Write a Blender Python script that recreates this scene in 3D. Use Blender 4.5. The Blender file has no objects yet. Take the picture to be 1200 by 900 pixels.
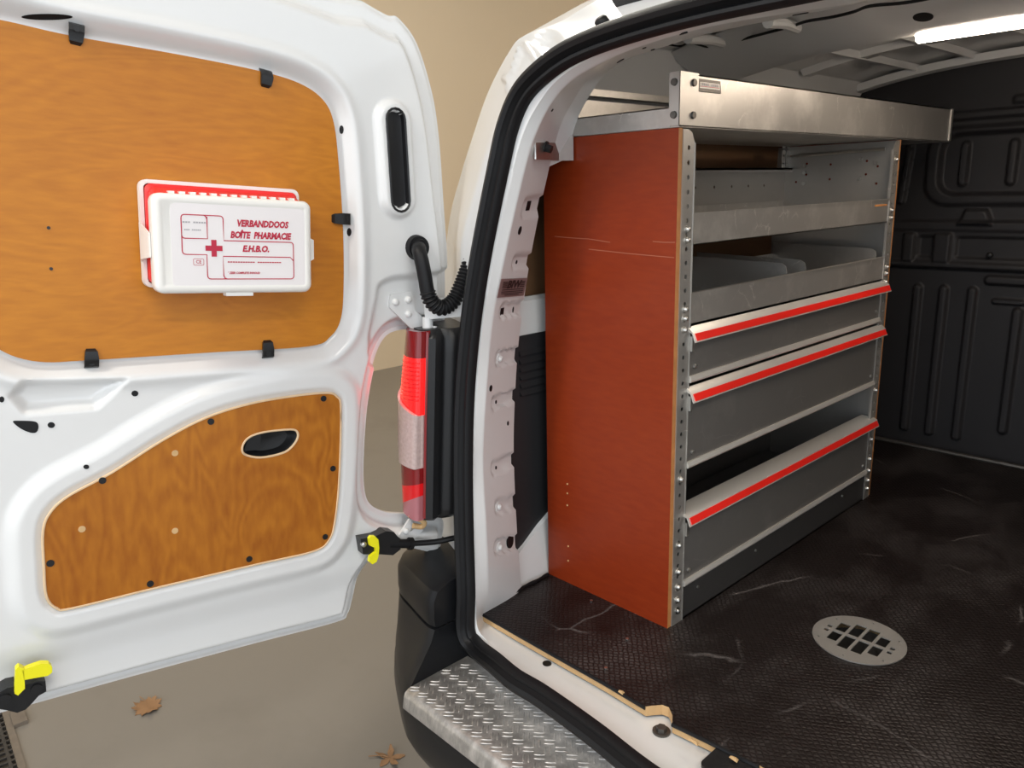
import bpy, bmesh, math, random
import numpy as np
from mathutils import Matrix, Vector
from mathutils.bvhtree import BVHTree

random.seed(7)
SC = bpy.context.scene
COL = SC.collection

# ------------------------------------------------------------------ camera
FPX = 908.0
R3 = np.array([[0.685266, -0.157996, 0.710951],
               [0.727762, 0.185933, -0.660144],
               [-0.027889, 0.969776, 0.242392]])


def _fix(r):
    y = np.array([(1602 - 600) / FPX, (450 - 194) / FPX, -1.0]); y /= np.linalg.norm(y)
    x = -np.array([(-270 - 600) / FPX, (450 - 248) / FPX, -1.0]); x /= np.linalg.norm(x)
    z = np.cross(x, y); z /= np.linalg.norm(z)
    x = np.cross(y, z)
    return np.stack([x, y, z])


R3 = _fix(R3)
CAMP = np.array([0.0, 0.0, 0.9])
cam_d = bpy.data.cameras.new('camera')
cam_d.sensor_width = 36.0
cam_d.lens = FPX / 1200 * 36.0
cam_d.clip_start = 0.01
cam = bpy.data.objects.new('camera', cam_d)
COL.objects.link(cam)
cam.matrix_world = Matrix([list(R3[i]) + [CAMP[i]] for i in range(3)] + [[0, 0, 0, 1]])
SC.camera = cam

# ------------------------------------------------------------------ light and view
w = bpy.data.worlds.new('world')
SC.world = w
w.use_nodes = True
bg = w.node_tree.nodes['Background']
bg.inputs[0].default_value = (0.86, 0.93, 1.0, 1)
bg.inputs[1].default_value = 2.0
vs = SC.view_settings
vs.view_transform = 'Standard'
vs.look = 'None'
vs.gamma = 1.0
vs.use_curve_mapping = False
vs.exposure = 0.06


def area(name, loc, target, sx, sy, power, col):
    d = bpy.data.lights.new(name, 'AREA')
    d.shape = 'RECTANGLE'
    d.size = sx
    d.size_y = sy
    d.energy = power
    d.color = col
    o = bpy.data.objects.new(name, d)
    COL.objects.link(o)
    o.location = loc
    o.rotation_euler = (Vector(target) - Vector(loc)).to_track_quat('-Z', 'Y').to_euler()
    return o


ADDED_LAMPS = [(-1.0, -1.3), (-3.0, 2.4), (2.0, -0.5)]  # ceiling lamps out of view, added to give light from above
CEIL = 3.4
for (lx, ly), lname in zip(ADDED_LAMPS, ('ceiling_lamp_rear_offscreen', 'ceiling_lamp_left_offscreen', 'ceiling_lamp_right_offscreen')):
    area(lname, (lx, ly, CEIL - 0.07), (lx, ly, 0), 0.28, 1.3, 58, (1.0, 0.93, 0.83))

GZ = -0.57          # garage floor level, van load floor is z = 0
XC = -0.50          # van centre line


# ------------------------------------------------------------------ pixel helpers
def ray(px, py):
    return R3 @ np.array([(px - 600) / FPX, (450 - py) / FPX, -1.0])


def onpl(p, n, p0):
    d = ray(*p)
    n = np.array(n, float)
    t = ((np.array(p0, float) - CAMP) @ n) / (d @ n)
    return CAMP + t * d


def onX(p, x): return onpl(p, (1, 0, 0), (x, 0, 0))
def onY(p, y): return onpl(p, (0, 1, 0), (0, y, 0))
def onZ(p, z): return onpl(p, (0, 0, 1), (0, 0, z))
def onSl(p, y, k=0.088): return onpl(p, (0, 1, -k), (0, y, 0))


def catmull(pts, n=6, closed=False):
    P = [np.array(p, float) for p in pts]
    N = len(P)
    out = []
    rng = N if closed else N - 1
    for i in range(rng):
        if closed:
            a, b, c, d = P[(i - 1) % N], P[i], P[(i + 1) % N], P[(i + 2) % N]
        else:
            b, c = P[i], P[i + 1]
            a = P[i - 1] if i > 0 else 2 * b - c
            d = P[i + 2] if i + 2 < N else 2 * c - b
        for k in range(n):
            t = k / n
            out.append(0.5 * ((2 * b) + (c - a) * t + (2 * a - 5 * b + 4 * c - d) * t * t + (3 * b - a - 3 * c + d) * t ** 3))
    if not closed:
        out.append(P[-1])
    return np.array(out)


# ------------------------------------------------------------------ materials
MATS = {}


def nodes_of(name):
    m = bpy.data.materials.new(name)
    m.use_nodes = True
    nt = m.node_tree
    return m, nt, nt.nodes['Principled BSDF']


def simple(name, col, rough=0.5, metal=0.0, coat=0.0, spec=0.5, var=0.06, vscale=9.0, bump=0.0, bscale=60.0,
           emit=None, estr=0.0, trans=0.0):
    """principled with a faint procedural variation in colour and relief"""
    m, nt, b = nodes_of(name)
    tc = nt.nodes.new('ShaderNodeTexCoord')
    no = nt.nodes.new('ShaderNodeTexNoise')
    no.inputs['Scale'].default_value = vscale
    no.inputs['Detail'].default_value = 4
    nt.links.new(tc.outputs['Object'], no.inputs['Vector'])
    mx = nt.nodes.new('ShaderNodeMix')
    mx.data_type = 'RGBA'
    c = np.array(col)
    mx.inputs['A'].default_value = (*np.clip(c * (1 - var), 0, 1), 1)
    mx.inputs['B'].default_value = (*np.clip(c * (1 + var), 0, 1), 1)
    nt.links.new(no.outputs['Fac'], mx.inputs['Factor'])
    nt.links.new(mx.outputs['Result'], b.inputs['Base Color'])
    b.inputs['Roughness'].default_value = rough
    b.inputs['Metallic'].default_value = metal
    b.inputs['Coat Weight'].default_value = coat
    b.inputs['Coat Roughness'].default_value = 0.08
    b.inputs['Specular IOR Level'].default_value = spec
    if trans:
        b.inputs['Transmission Weight'].default_value = trans
    if bump:
        n2 = nt.nodes.new('ShaderNodeTexNoise')
        n2.inputs['Scale'].default_value = bscale
        n2.inputs['Detail'].default_value = 3
        nt.links.new(tc.outputs['Object'], n2.inputs['Vector'])
        bp = nt.nodes.new('ShaderNodeBump')
        bp.inputs['Strength'].default_value = bump
        bp.inputs['Distance'].default_value = 0.003
        nt.links.new(n2.outputs['Fac'], bp.inputs['Height'])
        nt.links.new(bp.outputs['Normal'], b.inputs['Normal'])
    if emit is not None:
        b.inputs['Emission Color'].default_value = (*emit, 1)
        b.inputs['Emission Strength'].default_value = estr
    MATS[name] = m
    return m


def ramp(nt, stops):
    r = nt.nodes.new('ShaderNodeValToRGB')
    e = r.color_ramp.elements
    while len(e) < len(stops):
        e.new(0.5)
    for i, (p, c) in enumerate(stops):
        e[i].position = p
        e[i].color = (*c, 1) if len(c) == 3 else c
    return r


def wood(name, dark, light, sc, rough=0.42, coat=0.08, fig=0.06, spec=0.3):
    """rotary-cut plywood veneer; sc = (x, y, z) stretch of the figure in object space"""
    m, nt, b = nodes_of(name)
    L = nt.links.new
    tc = nt.nodes.new('ShaderNodeTexCoord')
    mp = nt.nodes.new('ShaderNodeMapping')
    mp.inputs['Scale'].default_value = sc
    L(tc.outputs['Object'], mp.inputs['Vector'])
    n1 = nt.nodes.new('ShaderNodeTexNoise')
    n1.inputs['Scale'].default_value = 1.0
    n1.inputs['Detail'].default_value = 3
    n1.inputs['Distortion'].default_value = 0.6
    L(mp.outputs['Vector'], n1.inputs['Vector'])
    mul = nt.nodes.new('ShaderNodeMath')
    mul.operation = 'MULTIPLY'
    mul.inputs[1].default_value = 110
    L(n1.outputs['Fac'], mul.inputs[0])
    sn = nt.nodes.new('ShaderNodeMath')
    sn.operation = 'SINE'
    L(mul.outputs[0], sn.inputs[0])
    n2 = nt.nodes.new('ShaderNodeTexNoise')
    n2.inputs['Scale'].default_value = 18
    n2.inputs['Detail'].default_value = 5
    L(mp.outputs['Vector'], n2.inputs['Vector'])
    n3 = nt.nodes.new('ShaderNodeTexNoise')
    n3.inputs['Scale'].default_value = 2.2
    n3.inputs['Detail'].default_value = 2
    L(tc.outputs['Object'], n3.inputs['Vector'])
    a = nt.nodes.new('ShaderNodeMath'); a.operation = 'MULTIPLY_ADD'
    a.inputs[1].default_value = fig; a.inputs[2].default_value = -0.08
    L(sn.outputs[0], a.inputs[0])
    s1 = nt.nodes.new('ShaderNodeMath'); s1.operation = 'MULTIPLY_ADD'
    s1.inputs[1].default_value = 0.55
    L(n2.outputs['Fac'], s1.inputs[0]); L(a.outputs[0], s1.inputs[2])
    s2 = nt.nodes.new('ShaderNodeMath'); s2.operation = 'MULTIPLY_ADD'
    s2.inputs[1].default_value = 0.6
    L(n3.outputs['Fac'], s2.inputs[0]); L(s1.outputs[0], s2.inputs[2])
    rp = ramp(nt, [(0.22, dark), (0.78, light)])
    L(s2.outputs[0], rp.inputs['Fac'])
    L(rp.outputs['Color'], b.inputs['Base Color'])
    b.inputs['Roughness'].default_value = rough
    b.inputs['Coat Weight'].default_value = coat
    b.inputs['Specular IOR Level'].default_value = spec
    b.inputs['Coat Roughness'].default_value = 0.25
    bp = nt.nodes.new('ShaderNodeBump')
    bp.inputs['Strength'].default_value = 0.08
    bp.inputs['Distance'].default_value = 0.001
    L(n2.outputs['Fac'], bp.inputs['Height'])
    L(bp.outputs['Normal'], b.inputs['Normal'])
    MATS[name] = m


def scuffed(name, base, scuff, rough, metal, sc=(6, 6, 6), thr=(0.56, 0.75), rs=0.15, lines=0.5, lsc=5.0, spec=0.5):
    """sheet with soft scuff clouds and thin random scratches"""
    m, nt, b = nodes_of(name)
    L = nt.links.new
    tc = nt.nodes.new('ShaderNodeTexCoord')
    mp = nt.nodes.new('ShaderNodeMapping')
    mp.inputs['Scale'].default_value = sc
    L(tc.outputs['Object'], mp.inputs['Vector'])
    n1 = nt.nodes.new('ShaderNodeTexNoise')
    n1.inputs['Scale'].default_value = 1.0
    n1.inputs['Detail'].default_value = 8
    n1.inputs['Roughness'].default_value = 0.65
    L(mp.outputs['Vector'], n1.inputs['Vector'])
    rp = ramp(nt, [(thr[0], (0, 0, 0)), (thr[1], (1, 1, 1))])
    L(n1.outputs['Fac'], rp.inputs['Fac'])
    # scratches: edges of a large distorted voronoi, broken up by noise
    ad = nt.nodes.new('ShaderNodeMix'); ad.data_type = 'RGBA'; ad.inputs['Factor'].default_value = 0.06
    L(tc.outputs['Object'], ad.inputs['A']); L(n1.outputs['Color'], ad.inputs['B'])
    vo = nt.nodes.new('ShaderNodeTexVoronoi'); vo.feature = 'DISTANCE_TO_EDGE'
    vo.inputs['Scale'].default_value = lsc
    L(ad.outputs['Result'], vo.inputs['Vector'])
    r2 = ramp(nt, [(0.0, (1, 1, 1)), (0.012, (0, 0, 0))])
    L(vo.outputs['Distance'], r2.inputs['Fac'])
    n2 = nt.nodes.new('ShaderNodeTexNoise'); n2.inputs['Scale'].default_value = lsc * 1.7
    L(tc.outputs['Object'], n2.inputs['Vector'])
    r3 = ramp(nt, [(0.52, (0, 0, 0)), (0.62, (lines, lines, lines))])
    L(n2.outputs['Fac'], r3.inputs['Fac'])
    mu = nt.nodes.new('ShaderNodeMath'); mu.operation = 'MULTIPLY'
    L(r2.outputs['Color'], mu.inputs[0]); L(r3.outputs['Color'], mu.inputs[1])
    mxx = nt.nodes.new('ShaderNodeMath'); mxx.operation = 'MAXIMUM'
    sc2 = nt.nodes.new('ShaderNodeMath'); sc2.operation = 'MULTIPLY'; sc2.inputs[1].default_value = 0.6
    L(rp.outputs['Color'], sc2.inputs[0])
    L(sc2.outputs[0], mxx.inputs[0]); L(mu.outputs[0], mxx.inputs[1])
    mx = nt.nodes.new('ShaderNodeMix'); mx.data_type = 'RGBA'
    mx.inputs['A'].default_value = (*base, 1); mx.inputs['B'].default_value = (*scuff, 1)
    L(mxx.outputs[0], mx.inputs['Factor'])
    L(mx.outputs['Result'], b.inputs['Base Color'])
    rr = nt.nodes.new('ShaderNodeMath'); rr.operation = 'MULTIPLY_ADD'
    rr.inputs[1].default_value = rs; rr.inputs[2].default_value = rough
    L(mxx.outputs[0], rr.inputs[0]); L(rr.outputs[0], b.inputs['Roughness'])
    b.inputs['Metallic'].default_value = metal
    b.inputs['Specular IOR Level'].default_value = spec
    MATS[name] = m
    return m, nt, b, mx, tc, sc2, mxx


simple('white_paint', (0.745, 0.745, 0.74), 0.28, 0, 0.5, var=0.015)
simple('white_sill', (0.80, 0.78, 0.74), 0.35, 0, 0.3, var=0.05)
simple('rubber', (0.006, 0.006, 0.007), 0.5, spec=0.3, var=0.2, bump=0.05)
simple('black_plastic', (0.012, 0.012, 0.013), 0.34, spec=0.35, var=0.15, bump=0.15, bscale=500)
simple('bumper_plastic', (0.009, 0.0095, 0.011), 0.34, spec=0.28, var=0.1, bump=0.1, bscale=400)
simple('bulkhead_black', (0.022, 0.021, 0.023), 0.55, var=0.25, vscale=4, bump=0.06, bscale=200, spec=0.4)
simple('lining_black', (0.02, 0.02, 0.022), 0.5, var=0.1)
simple('hardboard_brown', (0.17, 0.085, 0.038), 0.7)
simple('ply_edge', (0.62, 0.40, 0.19), 0.6, var=0.2, vscale=60)
simple('door_ply_edge', (0.72, 0.52, 0.32), 0.6, var=0.1, vscale=60)
simple('shelf_ply_edge', (0.52, 0.22, 0.07), 0.55, var=0.25, vscale=40)
simple('zinc', (0.62, 0.61, 0.58), 0.36, 1.0, var=0.1, vscale=60)
simple('steel_dark', (0.13, 0.12, 0.11), 0.45, 0.8, var=0.3, vscale=80)
simple('yellow_plastic', (0.86, 0.80, 0.01), 0.4, var=0.04)
simple('red_tape', (0.80, 0.018, 0.010), 0.32, var=0.05)
simple('kit_red', (0.78, 0.03, 0.03), 0.35, var=0.04)
simple('kit_white', (0.84, 0.82, 0.78), 0.38, var=0.02)
simple('kit_label', (0.84, 0.80, 0.80), 0.45, var=0.01)
simple('print_red', (0.50, 0.012, 0.045), 0.5, var=0.04)
simple('print_grey', (0.42, 0.40, 0.42), 0.5)
simple('sticker_grey', (0.27, 0.19, 0.185), 0.4, 0.2)
simple('print_dark', (0.018, 0.008, 0.008), 0.5)
simple('sticker_silver', (0.62, 0.58, 0.55), 0.4, 0.3)
simple('garage_wall', (0.78, 0.63, 0.44), 0.75, var=0.03, vscale=1.2, bump=0.15, bscale=40)
simple('garage_ceiling', (0.72, 0.70, 0.66), 0.8)
simple('leaf_brown', (0.27, 0.145, 0.065), 0.7, var=0.35, vscale=40)
simple('drain_metal', (0.06, 0.055, 0.05), 0.6, 0.5, var=0.3, vscale=30)
simple('drain_frame', (0.16, 0.13, 0.10), 0.7, var=0.3, vscale=30)
simple('scratch_pale', (0.33, 0.09, 0.045), 0.6)
simple('tyre', (0.02, 0.02, 0.02), 0.8)
simple('lamp_glow', (1, 1, 1), 0.5, emit=(1.0, 0.84, 0.68), estr=45.0)
simple('lens_red', (0.40, 0.006, 0.008), 0.15, coat=0.2, emit=(1.0, 0.01, 0.015), estr=0.25)
simple('lens_lit', (0.45, 0.004, 0.004), 0.15, coat=0.1, emit=(1.0, 0.006, 0.006), estr=2.6)
simple('lens_dim', (0.20, 0.008, 0.010), 0.15, coat=0.3)
simple('lens_clear', (0.48, 0.36, 0.34), 0.12, coat=0.7, var=0.25, vscale=160)
simple('lens_pink', (0.38, 0.13, 0.15), 0.2, coat=0.6)
wood('door_ply_upper', (0.42, 0.135, 0.008), (0.60, 0.225, 0.016), (1.5, 6.5, 1.0), fig=0.05)
wood('door_ply_lower', (0.30, 0.085, 0.005), (0.50, 0.18, 0.014), (5.0, 1.5, 1.0), fig=0.085)
wood('shelf_ply', (0.20, 0.020, 0.004), (0.27, 0.036, 0.007), (1.5, 1.5, 6.0), rough=0.36, coat=0.05, fig=0.03)
scuffed('alu', (0.50, 0.48, 0.45), (0.80, 0.77, 0.72), 0.38, 0.75, sc=(9, 9, 9), thr=(0.5, 0.75), rs=0.12, lines=0.8, lsc=9)
scuffed('alu_bright', (0.80, 0.77, 0.72), (0.9, 0.88, 0.84), 0.34, 0.6, lines=0.3)
scuffed('alu_dark', (0.20, 0.19, 0.18), (0.34, 0.32, 0.30), 0.48, 0.55, sc=(5, 5, 5), thr=(0.55, 0.85), rs=0.1, lines=0.3, lsc=7)
scuffed('alu_dull', (0.45, 0.435, 0.41), (0.58, 0.56, 0.53), 0.45, 0.75, sc=(4, 4, 4), thr=(0.5, 0.8), rs=0.1, lines=0.2, lsc=7)
scuffed('plinth_dark', (0.05, 0.048, 0.047), (0.12, 0.11, 0.11), 0.5, 0.3, lines=0.5)
scuffed('tread', (0.36, 0.345, 0.33), (0.78, 0.74, 0.70), 0.36, 0.7, sc=(40, 40, 14), thr=(0.42, 0.66), rs=0.12, lines=0.4, lsc=20)
scuffed('garage_floor', (0.21, 0.19, 0.165), (0.15, 0.132, 0.11), 0.30, 0.0, sc=(1.5, 1.5, 1.5), thr=(0.5, 0.8), rs=0.15, lines=0.25, lsc=1.1)


def load_floor_material():
    m, nt, b, mx, tc, sc2, mxx = scuffed('load_floor', (0.011, 0.0075, 0.007), (0.12, 0.108, 0.105), 0.36, 0.0, spec=0.3, sc=(5, 3.2, 4),
                               thr=(0.46, 0.70), rs=0.3, lines=0.75, lsc=3.2)
    L = nt.links.new
    mp = nt.nodes.new('ShaderNodeMapping')
    mp.inputs['Scale'].default_value = (1 / 0.0105, 1 / 0.0092, 1)
    mp.inputs['Rotation'].default_value = (0, 0, 0.9)
    L(tc.outputs['Object'], mp.inputs['Vector'])
    vo = nt.nodes.new('ShaderNodeTexVoronoi')
    vo.feature = 'DISTANCE_TO_EDGE'
    vo.inputs['Randomness'].default_value = 0.35
    vo.inputs['Scale'].default_value = 1.0
    L(mp.outputs['Vector'], vo.inputs['Vector'])
    rp = ramp(nt, [(0.05, (0, 0, 0)), (0.3, (1, 1, 1))])
    L(vo.outputs['Distance'], rp.inputs['Fac'])
    bp = nt.nodes.new('ShaderNodeBump')
    bp.inputs['Strength'].default_value = 0.4
    bp.inputs['Distance'].default_value = 0.0016
    L(rp.outputs['Color'], bp.inputs['Height'])
    L(bp.outputs['Normal'], b.inputs['Normal'])
    # wear shows on the raised mesh only
    mu = nt.nodes.new('ShaderNodeMath'); mu.operation = 'MULTIPLY'
    L(sc2.outputs[0], mu.inputs[0]); L(rp.outputs['Color'], mu.inputs[1])
    L(mu.outputs[0], mxx.inputs[0])


load_floor_material()


# ------------------------------------------------------------------ mesh helpers
class MB:
    """collects geometry for one mesh"""

    def __init__(self):
        self.v = []
        self.f = []
        self.mi = []

    def verts(self, pts):
        i0 = len(self.v)
        self.v.extend([tuple(map(float, p)) for p in pts])
        return i0

    def face(self, idx, mi=0):
        self.f.append(tuple(idx))
        self.mi.append(mi)

    def box(self, a, b, mi=0):
        x0, y0, z0 = a
        x1, y1, z1 = b
        i = self.verts([(x0, y0, z0), (x1, y0, z0), (x1, y1, z0), (x0, y1, z0),
                        (x0, y0, z1), (x1, y0, z1), (x1, y1, z1), (x0, y1, z1)])
        for q in ((3, 2, 1, 0), (4, 5, 6, 7), (0, 1, 5, 4), (1, 2, 6, 5), (2, 3, 7, 6), (3, 0, 4, 7)):
            self.face([i + k for k in q], mi)
        return self

    def loft(self, loops, cap0=True, cap1=True, closed=True, mi=0, flip=False):
        n = len(loops[0])
        st = [self.verts(l) for l in loops]
        for a, b in zip(st[:-1], st[1:]):
            for k in range(n if closed else n - 1):
                k2 = (k + 1) % n
                q = [a + k, a + k2, b + k2, b + k]
                self.face(q[::-1] if flip else q, mi)
        if closed and cap0:
            q = [st[0] + k for k in range(n)]
            self.face(q if flip else q[::-1], mi)
        if closed and cap1:
            q = [st[-1] + k for k in range(n)]
            self.face(q[::-1] if flip else q, mi)
        return self

    def cyl(self, p0, p1, r0, r1=None, n=14, mi=0, dome=0.0):
        p0 = np.array(p0, float); p1 = np.array(p1, float)
        r1 = r0 if r1 is None else r1
        ax = p1 - p0
        ax = ax / np.linalg.norm(ax)
        t = np.array([0, 0, 1.0]) if abs(ax[2]) < 0.9 else np.array([1.0, 0, 0])
        e1 = np.cross(ax, t); e1 /= np.linalg.norm(e1)
        e2 = np.cross(ax, e1)
        ring = lambda c, r: [c + r * (math.cos(2 * math.pi * k / n) * e1 + math.sin(2 * math.pi * k / n) * e2) for k in range(n)]
        loops = [ring(p0, r0), ring(p1, r1)]
        if dome:
            loops.append(ring(p1 + ax * dome * 0.7, r1 * 0.75))
            loops.append(ring(p1 + ax * dome, r1 * 0.3))
        return self.loft(loops, mi=mi)

    def tube(self, path, rad, n=12, mi=0):
        path = np.array(path, float)
        N = len(path)
        rads = [rad] * N if np.isscalar(rad) else rad
        tang = np.gradient(path, axis=0)
        tang /= np.linalg.norm(tang, axis=1)[:, None]
        ref = np.array([0, 0, 1.0]) if abs(tang[0][2]) < 0.9 else np.array([1.0, 0, 0])
        e1 = np.cross(tang[0], ref); e1 /= np.linalg.norm(e1)
        loops = []
        for i in range(N):
            e1 = e1 - tang[i] * (e1 @ tang[i]); e1 /= np.linalg.norm(e1)
            e2 = np.cross(tang[i], e1)
            loops.append([path[i] + rads[i] * (math.cos(2 * math.pi * k / n) * e1 + math.sin(2 * math.pi * k / n) * e2) for k in range(n)])
        return self.loft(loops, mi=mi)

    def plate(self, outline, holes, thick, frame=None, mi=0):
        """flat plate in xy with holes, extruded along +z by thick; frame = 4x4 placing it"""
        bm = bmesh.new()
        edges = []
        for lp in [outline] + holes:
            vs_ = [bm.verts.new((p[0], p[1], 0)) for p in lp]
            for k in range(len(vs_)):
                edges.append(bm.edges.new((vs_[k], vs_[(k + 1) % len(vs_)])))
        bmesh.ops.triangle_fill(bm, use_beauty=True, use_dissolve=False, edges=edges, normal=(0, 0, 1))
        for f_ in bm.faces:
            if f_.normal.z < 0:
                f_.normal_flip()
        if thick:
            geo = bmesh.ops.extrude_face_region(bm, geom=list(bm.faces))
            vv = [g for g in geo['geom'] if isinstance(g, bmesh.types.BMVert)]
            for q in vv:
                q.co.z -= thick
            bmesh.ops.recalc_face_normals(bm, faces=list(bm.faces))
        bm.verts.index_update()
        F = Matrix.Identity(4) if frame is None else frame
        i0 = self.verts([F @ q.co for q in bm.verts])
        for f_ in bm.faces:
            self.face([i0 + q.index for q in f_.verts], mi)
        bm.free()
        return self

    def mesh(self, name, mats, sharp=35, recalc=False):
        me = bpy.data.meshes.new(name)
        me.from_pydata(self.v, [], self.f)
        for m in (mats if isinstance(mats, (list, tuple)) else [mats]):
            me.materials.append(MATS[m])
        if any(self.mi):
            me.polygons.foreach_set('material_index', self.mi)
        if recalc:
            bm = bmesh.new(); bm.from_mesh(me)
            bmesh.ops.recalc_face_normals(bm, faces=bm.faces)
            bm.to_mesh(me); bm.free()
        me.polygons.foreach_set('use_smooth', [True] * len(me.polygons))
        me.set_sharp_from_angle(angle=math.radians(sharp))
        me.update()
        return me


WM = {}       # world matrices known to the script


def link(name, data, parent=None, local=None, keep=True):
    """keep: geometry is in world space although the object has a parent; else local is its place under the parent"""
    o = bpy.data.objects.new(name, data)
    COL.objects.link(o)
    if parent is not None:
        o.parent = parent
        if keep:
            o.matrix_parent_inverse = WM[parent.name].inverted()
            WM[o.name] = Matrix.Identity(4) if local is None else local
            if local is not None:
                o.matrix_basis = local
        else:
            L_ = Matrix.Identity(4) if local is None else local
            o.matrix_basis = L_
            WM[o.name] = WM[parent.name] @ L_
    else:
        L_ = Matrix.Identity(4) if local is None else local
        o.matrix_basis = L_
        WM[o.name] = L_
    return o


def tag(o, label=None, cat=None, group=None, kind=None):
    for k, val in (('label', label), ('category', cat), ('group', group), ('kind', kind)):
        if val:
            o[k] = val
    return o


def root(name, loc, label, cat, group=None, mat=None):
    o = bpy.data.objects.new(name, None)
    COL.objects.link(o)
    M_ = Matrix.Translation(loc) if mat is None else mat
    o.matrix_basis = M_
    o.empty_display_size = 0.1
    WM[o.name] = M_
    return tag(o, label, cat, group)


def rrect(x0, y0, x1, y1, r, n=5):
    pts = []
    for (cx, cy, a0) in ((x1 - r, y1 - r, 0), (x0 + r, y1 - r, 90), (x0 + r, y0 + r, 180), (x1 - r, y0 + r, 270)):
        for k in range(n + 1):
            a = math.radians(a0 + 90 * k / n)
            pts.append((cx + r * math.cos(a), cy + r * math.sin(a)))
    return pts


def circ(cx, cy, r, n=14, ry=None):
    ry = r if ry is None else ry
    return [(cx + r * math.cos(2 * math.pi * k / n), cy + ry * math.sin(2 * math.pi * k / n)) for k in range(n)]


def frame_of(origin, zdir, up=(0, 0, 1)):
    z = Vector(zdir).normalized()
    y = Vector(up) - z * Vector(up).dot(z)
    y.normalize()
    x = y.cross(z)
    return Matrix([[x[i], y[i], z[i], origin[i]] for i in range(3)] + [[0, 0, 0, 1]])


def strip(mb, pts, wdt, z, closed=False, mi=0, h=0.0):
    """flat printed line in xy at height z"""
    P = [np.array(p, float) for p in pts]
    N = len(P)
    L_, R_ = [], []
    for i in range(N):
        a = P[i - 1] if (i > 0 or closed) else P[i]
        b = P[(i + 1) % N] if (i < N - 1 or closed) else P[i]
        t = (b - a); t /= np.linalg.norm(t)
        nn = np.array([-t[1], t[0]]) * wdt / 2
        L_.append((*(P[i] + nn), z)); R_.append((*(P[i] - nn), z))
    a = mb.verts(L_); b = mb.verts(R_)
    for k in range(N if closed else N - 1):
        k2 = (k + 1) % N
        mb.face((b + k, b + k2, a + k2, a + k), mi)


def text_mesh(name, s, size, mat, bold=0.0, shear=0.0, sx=1.0, align='CENTER', spacing=1.0):
    c = bpy.data.curves.new(name, 'FONT')
    c.body = s
    c.size = size
    c.offset = bold
    c.shear = shear
    c.align_x = align
    c.align_y = 'CENTER'
    c.space_character = spacing
    c.resolution_u = 2
    o = bpy.data.objects.new(name, c)
    COL.objects.link(o)
    bpy.context.view_layer.update()
    me = bpy.data.meshes.new_from_object(o.evaluated_get(bpy.context.evaluated_depsgraph_get()))
    bpy.data.objects.remove(o)
    bpy.data.curves.remove(c)
    if sx != 1.0:
        me.transform(Matrix.Diagonal((sx, 1, 1, 1)))
    me.materials.clear()
    me.materials.append(MATS[mat])
    me.name = name
    return me


def poly_sd(X, Y, poly):
    """signed distance to closed polygon (negative inside) and nearest boundary point"""
    P = np.array(poly, float)
    Q = np.roll(P, -1, axis=0)
    best = np.full(X.shape, 1e9)
    nx = np.zeros(X.shape); ny = np.zeros(X.shape)
    ins = np.zeros(X.shape, bool)
    for (ax, ay), (bx, by) in zip(P, Q):
        ex, ey = bx - ax, by - ay
        L2 = ex * ex + ey * ey
        if L2 < 1e-14:
            continue
        t = np.clip(((X - ax) * ex + (Y - ay) * ey) / L2, 0, 1)
        qx, qy = ax + t * ex, ay + t * ey
        d = (X - qx) ** 2 + (Y - qy) ** 2
        m_ = d < best
        best = np.where(m_, d, best); nx = np.where(m_, qx, nx); ny = np.where(m_, qy, ny)
        c = ((ay > Y) != (by > Y))
        with np.errstate(divide='ignore', invalid='ignore'):
            xi = ax + (Y - ay) * ex / (ey if ey != 0 else 1e-12)
        ins ^= c & (X < xi)
    d = np.sqrt(best)
    return np.where(ins, -d, d), nx, ny


def sstep(a, b, x):
    t = np.clip((x - a) / (b - a), 0, 1)
    return t * t * (3 - 2 * t)


def capsule_d(X, Y, a, b):
    ex, ey = b[0] - a[0], b[1] - a[1]
    L2 = ex * ex + ey * ey + 1e-12
    t = np.clip(((X - a[0]) * ex + (Y - a[1]) * ey) / L2, 0, 1)
    return np.hypot(X - a[0] - t * ex, Y - a[1] - t * ey)


# ================================================================== THE GARAGE
ca = onZ((15, 848), GZ)[:2]; cb = onZ((31, 900), GZ)[:2]
ex = (cb - ca) / np.linalg.norm(cb - ca)
ey = np.array([ex[1], -ex[0]])        # drain runs along ex, its width along ey
GF = Matrix([[ex[0], ey[0], 0, ca[0]], [ex[1], ey[1], 0, ca[1]], [0, 0, 1, GZ], [0, 0, 0, 1]])
chan = [(-0.332, 0.018), (0.582, 0.018), (0.582, 0.262), (-0.332, 0.262)]
mb = MB(); mb.plate([(-5.7, -8), (5, -8), (5, 6.6), (-5.7, 6.6)], [[tuple((GF @ Vector((x, y, 0)))[:2]) for x, y in chan]], 0.2, Matrix.Translation((0, 0, GZ)))
tag(link('floor', mb.mesh('floor', 'garage_floor')), kind='structure', label='grey beige painted garage floor under the van')
mb = MB(); mb.box((-5.75, -8, GZ), (-5.55, 6.4, CEIL))
tag(link('wall_left', mb.mesh('wall_left', 'garage_wall')), kind='structure', label='cream plastered garage wall beside the van')
mb = MB(); mb.box((-5.75, 6.25, GZ), (5, 6.45, CEIL))
tag(link('wall_front', mb.mesh('wall_front', 'garage_wall')), kind='structure', label='cream garage wall beyond the van')
mb = MB(); mb.box((-5.75, -2.6, CEIL), (5, 6.45, CEIL + 0.1))
tag(link('ceiling', mb.mesh('ceiling', 'garage_ceiling')), kind='structure', label='pale flat garage ceiling')
ADDED_LAMP_LABELS = ['long white ceiling lamp above the free edge of the open door', 'long white ceiling lamp between the van side and the cream wall',
               'long white ceiling lamp behind the rear opening of the van']
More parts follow.
